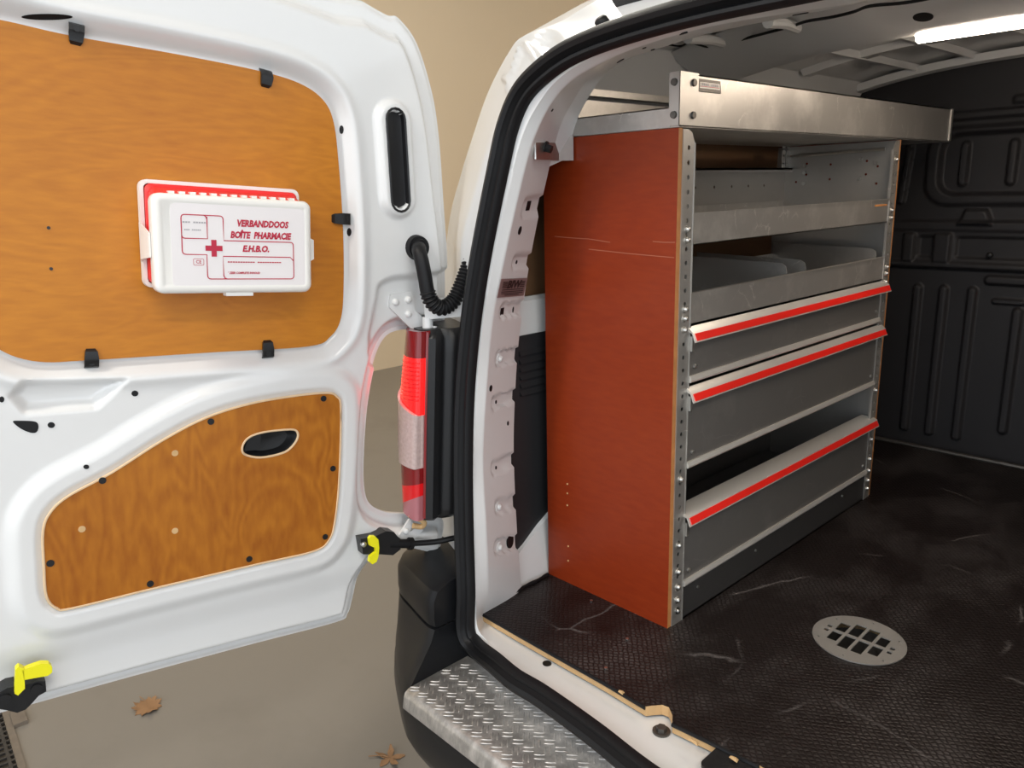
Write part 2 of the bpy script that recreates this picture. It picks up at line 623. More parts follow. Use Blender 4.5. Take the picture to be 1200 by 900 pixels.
for i, (lx, ly) in enumerate(ADDED_LAMPS):  # invented fixtures, out of view, to carry the added lights
    r_ = root('ceiling_lamp', (lx, ly, CEIL - 0.04), ADDED_LAMP_LABELS[i], 'lamp', 'garage ceiling lamps')
    mb = MB(); mb.box((-0.16, -0.68, 0.0), (0.16, 0.68, 0.04))
    link('lamp_body', mb.mesh('lamp_body', 'garage_ceiling'), r_, keep=False)

# floor drain grate at the far left
gr = root('drain_grate', (-2.4, 0.05, GZ), 'rusty dark metal drain grate set in the garage floor', 'grate')
mb = MB()
for (a, b) in (((-0.35, 0.0, 0), (0.6, 0.018, 0.006)), ((-0.35, 0.262, 0), (0.6, 0.28, 0.006)),
               ((-0.35, 0.018, 0), (-0.332, 0.262, 0.006)), ((0.582, 0.018, 0), (0.6, 0.262, 0.006))):
    mb.box(a, b)
me = mb.mesh('grate_frame', 'drain_frame'); me.transform(GF)
link('grate_frame', me, gr)
mb = MB()
mb.loft([[(x, y, z) for x, y in chan] for z in (0.0, -0.15)], cap0=False, flip=True)
me = mb.mesh('grate_channel', 'drain_frame', recalc=False); me.transform(GF)
link('grate_channel', me, gr)
mb = MB()
for k in range(36):
    x = -0.332 + 0.0254 * (k + 0.5)
    mb.box((x - 0.004, 0.018, 0.002), (x + 0.004, 0.262, 0.008))
for k in range(9):
    y = 0.018 + 0.027 * (k + 0.5)
    mb.box((-0.332, y - 0.004, 0.0021), (0.582, y + 0.004, 0.0081))
me = mb.mesh('grate_grid', 'drain_metal'); me.transform(GF)
link('grate_grid', me, gr)
mb = MB()
mb.box((-0.05, -0.035, 0.0), (0.03, 0.0, 0.012))
me = mb.mesh('hinge_block', 'drain_frame'); me.transform(GF)
link('hinge_block', me, gr)


def leaf(name, px_, size, rot, lobes, depth, label, seed):
    rnd = random.Random(seed)
    c = onZ(px_, GZ)
    r_ = root(name, (c[0], c[1], GZ), label, 'leaf')
    mb = MB()
    n = 90
    ring = []
    for k in range(n):
        a = 2 * math.pi * k / n
        r = size * (1 - depth + depth * abs(math.cos(a * lobes / 2)) ** 1.6) * (1 + 0.10 * math.sin(a * lobes * 3 + 1) + 0.05 * rnd.uniform(-1, 1))
        ring.append((r * math.cos(a + rot), r * math.sin(a + rot) * 0.85, 0.002 + 0.011 * (r / size) ** 2 * (0.5 + 0.5 * math.sin(3 * a + seed))))
    mid = [(p[0] * 0.5, p[1] * 0.5, 0.003) for p in ring]
    low = lambda L_: [(p[0], p[1], p[2] - 0.0012) for p in L_]
    mb.loft([low(ring), ring, mid, [(p[0] * 0.02, p[1] * 0.02, 0.002) for p in ring]], cap0=True)
    link('blade', mb.mesh('blade', 'leaf_brown', 60), r_, keep=False)
    mb = MB()
    mb.tube([(0, 0, 0.004), (size * 0.6 * math.cos(rot + 2.6), size * 0.6 * math.sin(rot + 2.6), 0.006),
             (size * 1.4 * math.cos(rot + 2.75), size * 1.4 * math.sin(rot + 2.75), 0.004)], 0.0014, 6)
    link('stalk', mb.mesh('stalk', 'leaf_brown'), r_, keep=False)


leaf('dry_leaf', (173, 829), 0.046, 0.4, 11, 0.24, 'crumpled brown dry leaf on garage floor below the open van door', 3)
leaf('dry_leaf', (457, 889), 0.042, 1.1, 5, 0.72, 'star-shaped brown dry leaf on garage floor beside the black bumper', 5)

# ================================================================== THE VAN
VAN = root('cargo_van', (XC, 2.2, GZ), 'white cargo van with its rear door swung open', 'van')


def mirror(P):
    P = np.array(P, float).copy()
    P[..., 0] = 2 * XC - P[..., 0]
    return P


# ---- rear opening: rows of matching stations, bottom centre -> pillar -> top centre
Sx = [None, (760, 905), (700, 858), (640, 815), (607, 795), (583, 775), (561, 757), (549, 738), (549, 690), (547, 620),
      (546, 540), (548, 460), (555, 380), (567, 300), (588, 195), (599, 148), (615, 111), (640, 84), (676, 60), (736, 37), (830, 11), None]
Cx = [None, (785, 900), (718, 848), (652, 807), (618, 787), (592, 768), (570, 750), (559, 732), (558, 690), (556, 620),
      (555, 540), (558, 460), (566, 380), (578, 300), (602, 195), (615, 152), (632, 120), (653, 94), (685, 72), (740, 49), (835, 22), None]
S_, C_ = [], []
for i in range(22):
    for L_, src, dz in ((S_, Sx, 0.0), (C_, Cx, -0.008)):
        if i == 0:
            L_.append(np.array([XC, 0.862 + (0.03 if src is Cx else 0), -0.015 + dz]))
        elif i == 21:
            L_.append(np.array([XC, 1.034, 1.143 - (0.018 if src is Cx else 0)]))
        elif i <= 5:
            L_.append(onZ(src[i], -0.015 + dz))
        else:
            L_.append(onSl(src[i], 0.93 + (0.008 if src is Cx else 0)))
Fx = {7: (566, 724), 8: (572, 690), 9: (570, 620), 10: (566, 540), 11: (570, 460), 12: (577, 380), 13: (592, 300), 14: (616, 195),
      15: (630, 152), 16: (647, 120), 17: (666, 98), 18: (695, 79), 19: (746, 56), 20: (838, 30)}
Dx = {7: (613, 700), 8: (611, 687), 9: (606, 625), 10: (602, 530), 11: (604, 455), 12: (609, 390), 13: (622, 300), 14: (644, 195),
      15: (657, 147), 16: (672, 118), 17: (690, 93), 18: (722, 74), 19: (768, 58), 20: (850, 35)}
Mx = {13: (541, 296), 14: (560, 212), 15: (574, 165), 16: (592, 122), 17: (612, 82), 18: (650, 58), 19: (718, 34), 20: (812, 2)}
Ax = {13: (526, 262), 14: (540, 205), 15: (553, 163), 16: (572, 108), 17: (597, 60), 18: (614, 42), 19: (657, 25), 20: (735, -14)}
F_, D_, M_, A_ = [], [], [], []
for i in range(22):
    s = S_[i]
    if i <= 6:
        F_.append(np.array([min(s[0], XC), 0.992, -0.025]) if i < 6 else np.array([-1.155, 0.992, -0.022]))
        D_.append(np.array([s[0], 1.13, -0.027]) if i < 6 else np.array([-1.18, 1.12, -0.026]))
        A_.append(np.array([s[0], 0.97, -0.12]))
        M_.append(np.array([s[0], s[1] + 0.012, -0.05]))
    elif i == 21:
        F_.append(np.array([XC, 1.09, 1.125])); D_.append(np.array([XC, 1.2, 1.146]))
        A_.append(np.array([XC, 1.14, 1.235])); M_.append(np.array([XC, 1.07, 1.175]))
    else:
        F_.append(onSl(Fx[i], {7: 0.985, 8: 0.975, 9: 0.966}.get(i, 0.960)))
        D_.append(onSl(Dx[i], 1.115 if i <= 8 else 1.10 if i == 9 else 1.09, 0.07))
        A_.append(onSl(Ax[i], 1.03) if i in Ax else np.array([-1.405 + 0.03 * (i == 7), 1.03 + 0.088 * s[2], s[2]]))
        M_.append(onSl(Mx[i], 0.955) if i in Mx else np.array([s[0] - 0.06, 0.965 + 0.088 * s[2], s[2]]))
NS = 26
rows = [catmull(r_, NS) for r_ in (A_, M_, S_, C_, F_, D_)]
# subdivide across and gather as a grid  (station, across)
across = [8, 8, 3, 6, 36]
cols = []
for j in range(5):
    for k in range(across[j]):
        t = k / across[j]
        cols.append(rows[j] * (1 - t) + rows[j + 1] * t)
cols.append(rows[5])
G = np.stack(cols, 1)
nst, nac = G.shape[:2]
du = np.gradient(G, axis=0); dv = np.gradient(G, axis=1)
NRM = np.cross(du, dv); NRM /= np.linalg.norm(NRM, axis=2)[..., None] + 1e-12
tocam = CAMP - G
NRM *= np.sign((NRM * tocam).sum(2))[..., None]


def grid_bvh(Gr):
    n, m = Gr.shape[:2]
    vv = [Vector(p) for p in Gr.reshape(-1, 3)]
    ff = [(i * m + j, i * m + j + 1, (i + 1) * m + j + 1, (i + 1) * m + j) for i in range(n - 1) for j in range(m - 1)]
    return BVHTree.FromPolygons(vv, ff)


BODY = grid_bvh(G)


def hit(p, tree):
    r_ = (None,)
    for rr in (0, 2, 4, 6, 9, 12):          # slide to the nearest pixel that meets the sheet
        for k in range(8):
            d = ray(p[0] + rr * math.cos(k * math.pi / 4), p[1] + rr * math.sin(k * math.pi / 4))
            r_ = tree.ray_cast(Vector(CAMP), Vector(d).normalized())
            if r_[0] is not None:
                break
        if r_[0] is not None:
            break
    else:
        raise RuntimeError('no hit at %s' % (p,))
    n_ = r_[1]
    if n_.dot(Vector(d)) > 0:
        n_ = -n_
    return np.array(r_[0]), np.array(n_)


# pressed pads on the pillar (pairs of pixels: pad axis ends) and folds on the jamb corner
PADS = [((617, 243), (629, 241), 0.017), ((604, 307), (615, 306), 0.012), ((590, 364), (604, 362), 0.014), ((585, 420), (600, 417), 0.015),
        ((580, 472), (597, 466), 0.013), ((580, 548), (597, 541), 0.014), ((584, 594), (598, 590), 0.014), ((584, 641), (600, 637), 0.016)]
flat = G.reshape(-1, 3)
disp = np.zeros(len(flat))
for a, b, r in PADS:
    pa, na = hit(a, BODY)
    pb, _n = hit(b, BODY)
    e = (pb - pa) * 2.5
    t = np.clip(((flat - pa) @ e) / (e @ e), 0, 1)
    dist = np.linalg.norm(flat - (pa + t[:, None] * e), axis=1)
    disp -= 0.007 * (1 - sstep(r * 0.85, r * 1.15, dist))
for a, b, r, h in (((611, 56), (600, 92), 0.008, 0.009), ((617, 54), (632, 72), 0.007, 0.008), ((590, 92), (599, 94), 0.006, 0.008),
                   ((599, 94), (595, 110), 0.006, 0.008), ((640, 42), (652, 58), 0.012, -0.008), ((633, 50), (640, 66), 0.012, -0.008)):
    pa, _n = hit(a, BODY); pb, _n = hit(b, BODY)
    e = pb - pa
    t = np.clip(((flat - pa) @ e) / (e @ e), 0, 1)
    dist = np.linalg.norm(flat - (pa + t[:, None] * e), axis=1)
    disp += h * (1 - sstep(r * 0.3, r * 1.6, dist))
# scalloped forward edge of the pillar
G2 = (flat + NRM.reshape(-1, 3) * disp[:, None]).reshape(G.shape)
BODY2 = grid_bvh(G2)
mb = MB()
for Gr, fl in ((G2, False), (mirror(G2), True)):
    i0 = mb.verts(Gr.reshape(-1, 3))
    for i in range(nst - 1):
        for j in range(nac - 1):
            q = (i0 + i * nac + j, i0 + i * nac + j + 1, i0 + (i + 1) * nac + j + 1, i0 + (i + 1) * nac + j)
            mb.face(q if fl else q[::-1])
FRAME = link('door_frame', mb.mesh('door_frame', 'white_paint', 50), VAN)
tag(FRAME, label='white painted rear opening frame with pressed pads and bolt holes')

# ---- rubber seal around the opening
half = rows[2]
loop = np.concatenate([half[:-1], mirror(half[::-1])[:-1]])
T = np.roll(loop, -1, axis=0) - np.roll(loop, 1, axis=0)
T /= np.linalg.norm(T, axis=1)[:, None]
PN = np.array([0.0, -0.996, 0.088])
rad = np.cross(T, PN); rad /= np.linalg.norm(rad, axis=1)[:, None]
inward = np.array([XC, 0.97, 0.55]) - loop
rad *= np.sign((rad * inward).sum(1))[:, None]
nn = np.cross(rad, T); nn *= np.sign(nn @ PN)[:, None]
prof = [(-0.021, -0.004), (-0.021, 0.012), (-0.016, 0.022), (-0.007, 0.026), (0.000, 0.022), (0.003, 0.013), (0.006, 0.010), (0.009, 0.015),
        (0.014, 0.015), (0.018, 0.009), (0.018, -0.004)]
mb = MB()
mb.loft([[loop[i] + rad[i] * r - PN * 0 + nn[i] * h for (r, h) in prof] for i in list(range(len(loop))) + [0]], cap0=False, cap1=False)
link('door_seal', mb.mesh('door_seal', 'rubber', 40, recalc=True), VAN)

# ---- outer skin, wheels
mb = MB()
A0 = rows[0][7 * NS:]
sk = np.concatenate([A0, mirror(A0[::-1])[1:]])
yend = [(0.0, 1.0), (0.16, 1.0), (1.2, 1.0), (2.4, 0.99), (2.95, 0.95)]
loops = []
for dy, s in yend:
    L_ = sk.copy()
    L_[:, 1] += dy
    L_[:, 0] = XC + (L_[:, 0] - XC) * s
    L_[:, 2] = np.where(L_[:, 2] > 0, L_[:, 2] * s, L_[:, 2])
    if dy > 0:
        L_[:, 2] += 0.075 * sstep(0.95, 1.2, L_[:, 2])
    loops.append(L_)
lowl = loops[0][0].copy()
mb.loft(loops, closed=False)
# skirts down to the sill line
for side in (0, -1):
    e1 = [l[side] for l in loops]
    e2 = [np.array([p[0], p[1], -0.33]) for p in e1]
    mb.loft([e1, e2], closed=False)
nose = loops[-1]
cen = np.array([XC, nose[0][1] + 1.0, 0.35])
fl = [np.array([XC + (p[0] - XC) * 0.92, p[1] + 0.55, min(p[2], 0.45)]) for p in nose]
fl2 = [np.array([XC + (p[0] - XC) * 0.88, p[1] + 1.25, min(p[2], 0.38)]) for p in nose]
mb.loft([list(nose), fl, fl2, [np.array([p[0], p[1], -0.3]) for p in fl2]], closed=False)
link('body_shell', mb.mesh('body_shell', 'white_paint', 50, recalc=True), VAN)
mb = MB(); mb.box((-1.30, 1.02, -0.16), (0.30, 5.2, -0.10))
link('underbody', mb.mesh('underbody', 'lining_black'), VAN)
for (wx, wy) in ((-1.30, 1.75), (0.30, 1.75), (-1.30, 4.45), (0.30, 4.45)):
    mb = MB()
    profile = [(0.17, -0.08), (0.27, -0.095), (0.31, -0.085), (0.315, 0.0), (0.31, 0.085), (0.27, 0.095), (0.17, 0.08)]
    n = 40
    mb.loft([[(wx + o_, wy + r * math.cos(2 * math.pi * k / n), GZ + 0.315 + r * math.sin(2 * math.pi * k / n)) for k in range(n)] for r, o_ in profile],
            cap0=False, cap1=False)
    wh = link('wheel', mb.mesh('tyre', 'tyre', recalc=True), VAN)
    mb = MB()
    sg = -1 if wx < XC else 1
    mb.loft([[(wx + sg * o_, wy + r * math.cos(2 * math.pi * k / n), GZ + 0.315 + r * math.sin(2 * math.pi * k / n)) for k in range(n)]
             for r, o_ in ((0.175, 0.0), (0.175, 0.07), (0.15, 0.06), (0.06, 0.05), (0.05, 0.07), (0.01, 0.07))])
    o = link('rim', mb.mesh('rim', 'zinc', recalc=True), wh, keep=False)

# ---- interior: side walls, roof, bows
XW = 0.73   # half width of the inner wall
for side, s in (('left', -1), ('right', 1)):
    X = lambda d: XC + s * d
    # upper pressed panel and its rounded turn into the roof
    prof = [(0.735, 0.668), (0.735, 0.70), (0.735, 0.90), (0.730, 1.02), (0.722, 1.10), (0.712, 1.17), (0.69, 1.215), (0.64, 1.240)]
    mb = MB()
    ys = [1.24, 1.5, 1.9, 2.3, 2.78]
    if s < 0:
        mb.loft([[(X(d), y, z) for d, z in prof[3:]] for y in ys], closed=False)
        link('upper_side_panel', mb.mesh('upper_side_panel', 'white_paint', recalc=True), VAN)
        # window opening filled from behind with hardboard
        mb = MB(); mb.box((X(0.790), 1.15, 0.66), (X(0.775), 2.78, 1.02))
        link('window_blank', mb.mesh('window_blank', 'hardboard_brown'), VAN)
        mb = MB(); mb.box((X(0.78), 1.22, 1.015), (X(0.728), 2.78, 1.03))
        link('window_rail', mb.mesh('window_rail', 'white_paint'), VAN)
        mb = MB(); mb.loft([[(X(0.84), y, 0.655), (X(0.745), y, 0.668), (X(0.735), y, 0.66), (X(0.733), y, 0.585), (X(0.76), y, 0.57), (X(0.84), y, 0.57)] for y in (1.135, 2.78)])
        link('waist_rail', mb.mesh('waist_rail', 'white_paint', recalc=True), VAN)
    else:
        mb.loft([[(X(d), y, z) for d, z in prof] for y in ys], closed=False)
        mb.loft([[(X(0.735), y, 0.0), (X(0.735), y, 0.7)] for y in ys], closed=False)
        link('upper_side_panel', mb.mesh('upper_side_panel', 'white_paint', recalc=True), VAN)
# black lower lining with louvres (left)
mb = MB()
X0 = XC - 0.735
mb.loft([[(X0 - 0.03, y, 0.0), (X0 - 0.002, y, 0.02), (X0 + 0.004, y, 0.07), (X0 + 0.004, y, 0.57), (X0 - 0.004, y, 0.588), (X0 - 0.03, y, 0.588)] for y in (1.135, 2.78)])
LIN = link('side_lining', mb.mesh('side_lining', 'lining_black', recalc=True), VAN)
for k in range(6):
    z = 0.545 - 0.0185 * k
    mb = MB()
    mb.loft([[(X0 + 0.004, y, z + 0.006), (X0 + 0.012, y, z - 0.004), (X0 + 0.004, y, z - 0.006)] for y in (1.165, 1.34)])
    link('louvre', mb.mesh('louvre', 'lining_black', recalc=True), LIN, keep=False)
# white wheel arch foot seen between the pillar and the shelving
mb = MB()
arch = []
for y, zt in ((1.10, 0.055), (1.16, 0.085), (1.21, 0.12), (1.30, 0.17), (1.5, 0.22), (1.8, 0.22), (2.05, 0.12), (2.2, 0.0)):
    arch.append([(XC - 0.733, y, zt), (XC - 0.722, y, zt * 0.96), (XC - 0.712, y, zt * 0.5), (XC - 0.700, y, -0.012)])
mb.loft(arch, closed=False)
link('wheel_arch', mb.mesh('wheel_arch', 'white_paint', recalc=True), VAN)

# roof sheet
mb = MB()
xs = np.linspace(-0.68, 0.68, 25)
rz = lambda x: 1.268 - 0.05 * (abs(x) / 0.68) ** 3
mb.loft([[(XC + x, y, rz(x)) for x in xs] for y in (1.27, 1.5, 1.9, 2.3, 2.79)], closed=False)
link('roof_lining', mb.mesh('roof_lining', 'white_paint', recalc=True), VAN)
# rear header between opening flange and roof
mb = MB()
dtop = rows[5][14 * NS:]
full = np.concatenate([dtop, mirror(dtop[::-1])[1:]])
up = full.copy(); up[:, 1] += 0.05; up[:, 2] += 0.015
up2 = full.copy(); up2[:, 1] += 0.075; up2[:, 2] = np.minimum(np.maximum(full[:, 2] + 0.09, 1.0), [1.25 - 0.04 * (abs(x - XC) / 0.68) ** 3 for x in full[:, 0]])
mb.loft([list(full), list(up), list(up2)], closed=False)
link('rear_header', mb.mesh('rear_header', 'white_paint', recalc=True), VAN)
# transverse roof bow that carries the lamp
mb = MB()
sec = [(1.66, 0.0), (1.70, -0.018), (1.84, -0.058), (1.885, -0.062), (1.90, -0.045), (1.93, 0.0)]
mb.loft([[(XC + x, y, rz(x) + dz - 0.004) for (y, dz) in sec] for x in np.linspace(-0.70, 0.70, 29)], closed=True)
BOW = link('roof_bow', mb.mesh('roof_bow', 'white_paint', recalc=True), VAN)
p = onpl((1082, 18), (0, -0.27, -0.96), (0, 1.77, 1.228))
mb = MB(); mb.cyl(p + np.array([0, 0.004, 0.012]), p + np.array([0, -0.001, -0.004]), 0.019, n=24)  # black disc painted in as the shade inside an open hole
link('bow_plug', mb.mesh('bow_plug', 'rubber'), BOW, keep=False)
# second bow close to the header and slim lengthwise roof ribs
mb = MB()
sec = [(1.30, 0.0), (1.32, -0.022), (1.42, -0.022), (1.44, 0.0)]
mb.loft([[(XC + x, y, rz(x) + dz) for (y, dz) in sec] for x in np.linspace(-0.67, 0.67, 21)], closed=True)
link('roof_bow', mb.mesh('roof_bow', 'white_paint', recalc=True), VAN)
for (x, w_) in ((-0.52, 0.012), (-0.36, 0.014), (-0.16, 0.014), (0.04, 0.014), (0.25, 0.014), (0.45, 0.014)):
    mb = MB()
    mb.loft([[(XC + x - w_, y, rz(x)), (XC + x - w_ * 0.5, y, rz(x) - 0.018), (XC + x + w_ * 0.5, y, rz(x) - 0.018), (XC + x + w_, y, rz(x))] for y in (1.92, 2.74)])
    link('roof_rib', mb.mesh('roof_rib', 'white_paint', recalc=True), VAN)
mb = MB()
mb.loft([[(XC + x, y, rz(x) + dz) for (y, dz) in ((2.28, 0.0), (2.30, -0.016), (2.34, -0.016), (2.36, 0.0))] for x in np.linspace(-0.68, 0.68, 21)])
link('roof_bow', mb.mesh('roof_bow', 'white_paint', recalc=True), VAN)
# stiffeners in front of the first bow and a cable
for a, b in (((806, 45), (856, 52)), ((900, 26), (934, 33))):
    pa = onZ(a, 1.20); pb = onZ(b, 1.225)
    mb = MB(); mb.tube([pa, (pa + pb) / 2 + np.array([0, 0, 0.004]), pb], 0.011, 10)
    link('header_stiffener', mb.mesh('header_stiffener', 'white_paint'), VAN)
pts = [onZ(p, 1.222) for p in [(842, 62), (857, 50), (870, 46), (912, 35), (928, 31), (945, 25), (975, 20), (1000, 14), (1020, 7), (1062, 3), (1110, -6)]]
mb = MB(); mb.tube(catmull(pts, 5), 0.0032, 8)
link('roof_cable', mb.mesh('roof_cable', 'rubber'), VAN)
pts = [onZ(p, 1.215) for p in [(782, 52), (797, 54), (808, 50), (820, 53), (828, 55), (840, 55)]]
mb = MB(); mb.tube(catmull(pts, 5), 0.0022, 8)
link('roof_cable', mb.mesh('roof_cable', 'rubber'), VAN)
# lamp
LED = []
mb = MB()
x0 = XC - 0.22; x1 = XC + 0.50
zl = 1.205
mb.loft([[(x0, 1.885 + dy, zl + dz) for dy, dz in ((0, 0.016), (0, -0.004), (0.045, -0.004), (0.045, 0.016))],
         [(x1, 1.885 + dy, zl + dz) for dy, dz in ((0, 0.016), (0, -0.004), (0.045, -0.004), (0.045, 0.016))]])
LB = link('interior_lamp', mb.mesh('interior_lamp', 'white_paint', recalc=True), VAN)
mb = MB()
sec = [(0.002, -0.004), (0.006, -0.014), (0.0225, -0.018), (0.039, -0.014), (0.043, -0.004)]
mb.loft([[(x, 1.885 + dy, zl + dz) for dy, dz in sec] for x in (x0 + 0.004, x1 - 0.004)])
tag(link('lamp_diffuser', mb.mesh('lamp_diffuser', 'lamp_glow', recalc=True), LB, keep=False), label='glowing white strip diffuser')

# ---- bulkhead
bx = np.linspace(-0.74, 0.74, 371); bz = np.linspace(-0.02, 1.28, 326)
BX, BZ = np.meshgrid(bx, bz, indexing='ij')
WXg = BX + XC
H = np.zeros_like(BX)


def rib(a, b, r, h):
    global H
    H += h * (1 - sstep(r * 0.45, r, capsule_d(WXg, BZ, a, b)))


def field(poly, wdt, h):
    global H
    sd, _a, _b = poly_sd(WXg, BZ, poly)
    H += h * (1 - sstep(-wdt, wdt, sd))


for x in (-0.965, -0.885, -0.80):
    rib((x, 0.06), (x, 0.545), 0.017, 0.016)
rib((-0.668, 0.11), (-0.668, 0.49), 0.017, 0.016)
for x in (-0.56, -0.44, -0.32, -0.2, -0.1, -0.02):
    rib((x, 0.06), (x, 0.545), 0.017, 0.016)
rib((-0.755, 0.585), (-0.30, 0.585), 0.018, 0.016)
rib((-0.735, 0.520), (-0.66, 0.520), 0.010, 0.012)
field(rrect(-1.3, 0.615, 0.3, 0.635, 0.008), 0.006, 0.022)
field(rrect(-1.3, 0.635, 0.3, 0.735, 0.008), 0.006, 0.012)
for (xa, xb) in ((-1.02, -0.985), (-0.925, -0.875)):
    field(rrect(xa, 0.635, xb, 0.725, 0.006), 0.005, 0.014)
field(rrect(-0.86, 0.650, -0.25, 0.715, 0.008), 0.005, -0.010)
field(rrect(-0.975, 0.650, -0.93, 0.715, 0.008), 0.005, -0.010)
field([(-0.86, 0.755), (-0.845, 0.80), (-0.785, 0.80), (-0.765, 0.755)], 0.006, 0.02)
field(rrect(-1.3, 0.735, 0.3, 0.765, 0.006), 0.006, 0.018)
field(rrect(-0.975, 0.815, -0.08, 1.05, 0.07), 0.009, 0.014)
field(rrect(-0.935, 0.848, -0.10, 1.03, 0.05), 0.008, -0.026)
for x in (-0.868, -0.735, -0.6, -0.46, -0.32, -0.18):
    rib((x, 0.885), (x, 0.995), 0.016, 0.016)
rib((-1.045, 0.83), (-1.03, 1.0), 0.014, 0.014)
rib((-1.10, 0.83), (-1.085, 1.0), 0.012, 0.012)
rib((-0.92, 1.085), (0.1, 1.085), 0.016, 0.012)
field(rrect(-0.75, 1.11, 0.0, 1.13, 0.008), 0.006, 0.010)
mb = MB()
zt = np.array([1.272 - 0.05 * (abs(x) / 0.68) ** 3 for x in bx])
BZc = np.minimum(BZ, zt[:, None])
i0 = mb.verts(np.stack([WXg, 2.765 - H, BZc], -1).reshape(-1, 3))
m_ = len(bz)
for i in range(len(bx) - 1):
    for j in range(len(bz) - 1):
        mb.face((i0 + i * m_ + j, i0 + (i + 1) * m_ + j, i0 + (i + 1) * m_ + j + 1, i0 + i * m_ + j + 1))
BULK = link('bulkhead', mb.mesh('bulkhead', 'bulkhead_black', 60), VAN)
tag(BULK, label='black ribbed bulkhead panel')
mb = MB(); mb.loft([[(XC + x, y, rz(x) + dz - 0.002) for (y, dz) in ((2.70, -0.006), (2.715, -0.026), (2.745, -0.03), (2.76, 0))] for x in np.linspace(-0.70, 0.70, 25)])
link('bulkhead_flange', mb.mesh('bulkhead_flange', 'white_paint', recalc=True), VAN)
mb = MB(); mb.tube([(-1.2, 2.735, 0.006), (-0.5, 2.735, 0.006), (0.2, 2.735, 0.006)], 0.008, 8)
link('bulkhead_foot_seal', mb.mesh('bulkhead_foot_seal', 'steel_dark'), VAN)
p = onY((1160, 299), 2.75)
mb = MB(); mb.cyl(p, p + np.array([0, -0.008, 0]), 0.009, n=12, dome=0.003)
link('bolt', mb.mesh('bolt', 'black_plastic'), BULK, keep=False)

# ---- load floor
edge = [onZ(p, 0)[:2] for p in [(565, 718), (612, 745), (660, 772), (710, 800), (757, 828), (764, 827), (776, 826), (784, 829), (788, 838), (788, 847), (830, 867), (890, 897)]]
edge = [np.array(e) for e in edge]
lx = edge[0][0]
outline = [tuple(e) for e in edge] + [(2 * XC - edge[0][0], 0.985), (2 * XC + 1.195, 1.10), (2 * XC + 1.2, 2.755), (-1.2, 2.755), (-1.2, 1.20), (-1.19, 1.10)]
mb = MB()
mb.plate(outline, [circ(-0.551, 1.444, 0.080, 48)], 0.020)
LF = mb.mesh('load_floor', ['load_floor', 'ply_edge'], 30)
mi = []
for pl in LF.polygons:
    mi.append(1 if abs(pl.normal.z) < 0.5 else 0)
LF.polygons.foreach_set('material_index', mi)
LFO = link('load_floor', LF, VAN)
tag(LFO, label='worn dark anti-slip plywood floor')
mb = MB()
mb.tube([(p[0] - 0.001, p[1] - 0.001, -0.003) for p in edge[:5]], 0.0038, 8)
mb.tube([(p[0], p[1] - 0.001, -0.003) for p in edge[9:]], 0.0038, 8)
link('edge_trim', mb.mesh('edge_trim', 'rubber'), LFO, keep=False)
# rubber beading on the left edge
mb = MB()
pts = catmull([onZ(p, 0.003) for p in [(565, 716), (590, 702), (613, 688), (628, 681), (642, 673)]], 4)
mb.tube(pts, [0.004 + 0.0008 * math.sin(i * 1.3) for i in range(len(pts))], 8)
link('edge_bead', mb.mesh('edge_bead', 'rubber'), LFO, keep=False)
# round grille
gc = np.array([-0.551, 1.444])
holes = []
for cxk, (hw, hh) in zip((-0.040, -0.0135, 0.0135, 0.040), ((0.010, 0.017), (0.0105, 0.024), (0.0105, 0.024), (0.010, 0.017))):
    for sy in (-1, 1):
        y0 = 0.004 if sy > 0 else -0.004 - 2 * hh
        holes.append([(cxk - hw, y0), (cxk + hw, y0), (cxk + hw, y0 + 2 * hh), (cxk - hw, y0 + 2 * hh)])
for sx in (-1, 1):
    for sy in (-1, 1):
        x, y = sx * 0.062, sy * 0.0085
        holes.append([(x - 0.0045, y - 0.0045), (x + 0.0045, y - 0.0045), (x + 0.0045, y + 0.0045), (x - 0.0045, y + 0.0045)])
for a in (35, 145, 215, 325, 90, 270):
    r = 0.077
    holes.append(circ(r * math.cos(math.radians(a)), r * math.sin(math.radians(a)), 0.0022, 8))
gm = Matrix.Translation((gc[0], gc[1], 0.0035)) @ Matrix.Rotation(math.radians(2), 4, 'Z')
mb = MB(); mb.plate(circ(0, 0, 0.0875, 64), holes, 0.0025, gm)
GRL = link('floor_grille', mb.mesh('floor_grille', 'alu_dull', 30), LFO, keep=False)
tag(GRL, label='round brushed metal floor grille with square slots')
mb = MB()
wr = lambda r, z: [(gc[0] + x, gc[1] + y, z) for x, y in circ(0, 0, r, 48)]
mb.loft([wr(0.080, 0.0), wr(0.080, -0.085), wr(0.004, -0.085)], cap0=False, flip=True)
link('grille_well', mb.mesh('grille_well', 'steel_dark'), LFO, keep=False)
# screws and sill bolt, splinter
for p in [(693, 704), (710, 783), (735, 749)]:
    q = onZ(p, 0.0005)
    mb = MB(); mb.cyl(q, q + np.array([0, 0, 0.0015]), 0.0036, n=10)
    link('floor_screw', mb.mesh('floor_screw', 'zinc'), LFO, keep=False)
for k, (p, L_) in enumerate([((813, 869), 0.010), ((860, 889), 0.008), ((728, 811), 0.006)]):
    q = onZ(p, 0.001)
    mb = MB(); mb.loft([[(q[0] - L_, q[1] - 0.002, 0), (q[0] + L_, q[1] - 0.004, 0), (q[0] + L_ * 0.8, q[1] + 0.004, 0), (q[0] - L_ * 0.6, q[1] + 0.003, 0)],
                        [(q[0] - L_ * 0.7, q[1] - 0.001, 0.004), (q[0] + L_ * 0.7, q[1] - 0.002, 0.005), (q[0] + L_ * 0.5, q[1] + 0.002, 0.004), (q[0] - L_ * 0.4, q[1] + 0.002, 0.003)]])
    link('splinter', mb.mesh('splinter', 'ply_edge'), LFO, keep=False)
p, n_ = hit((775, 858), BODY2)
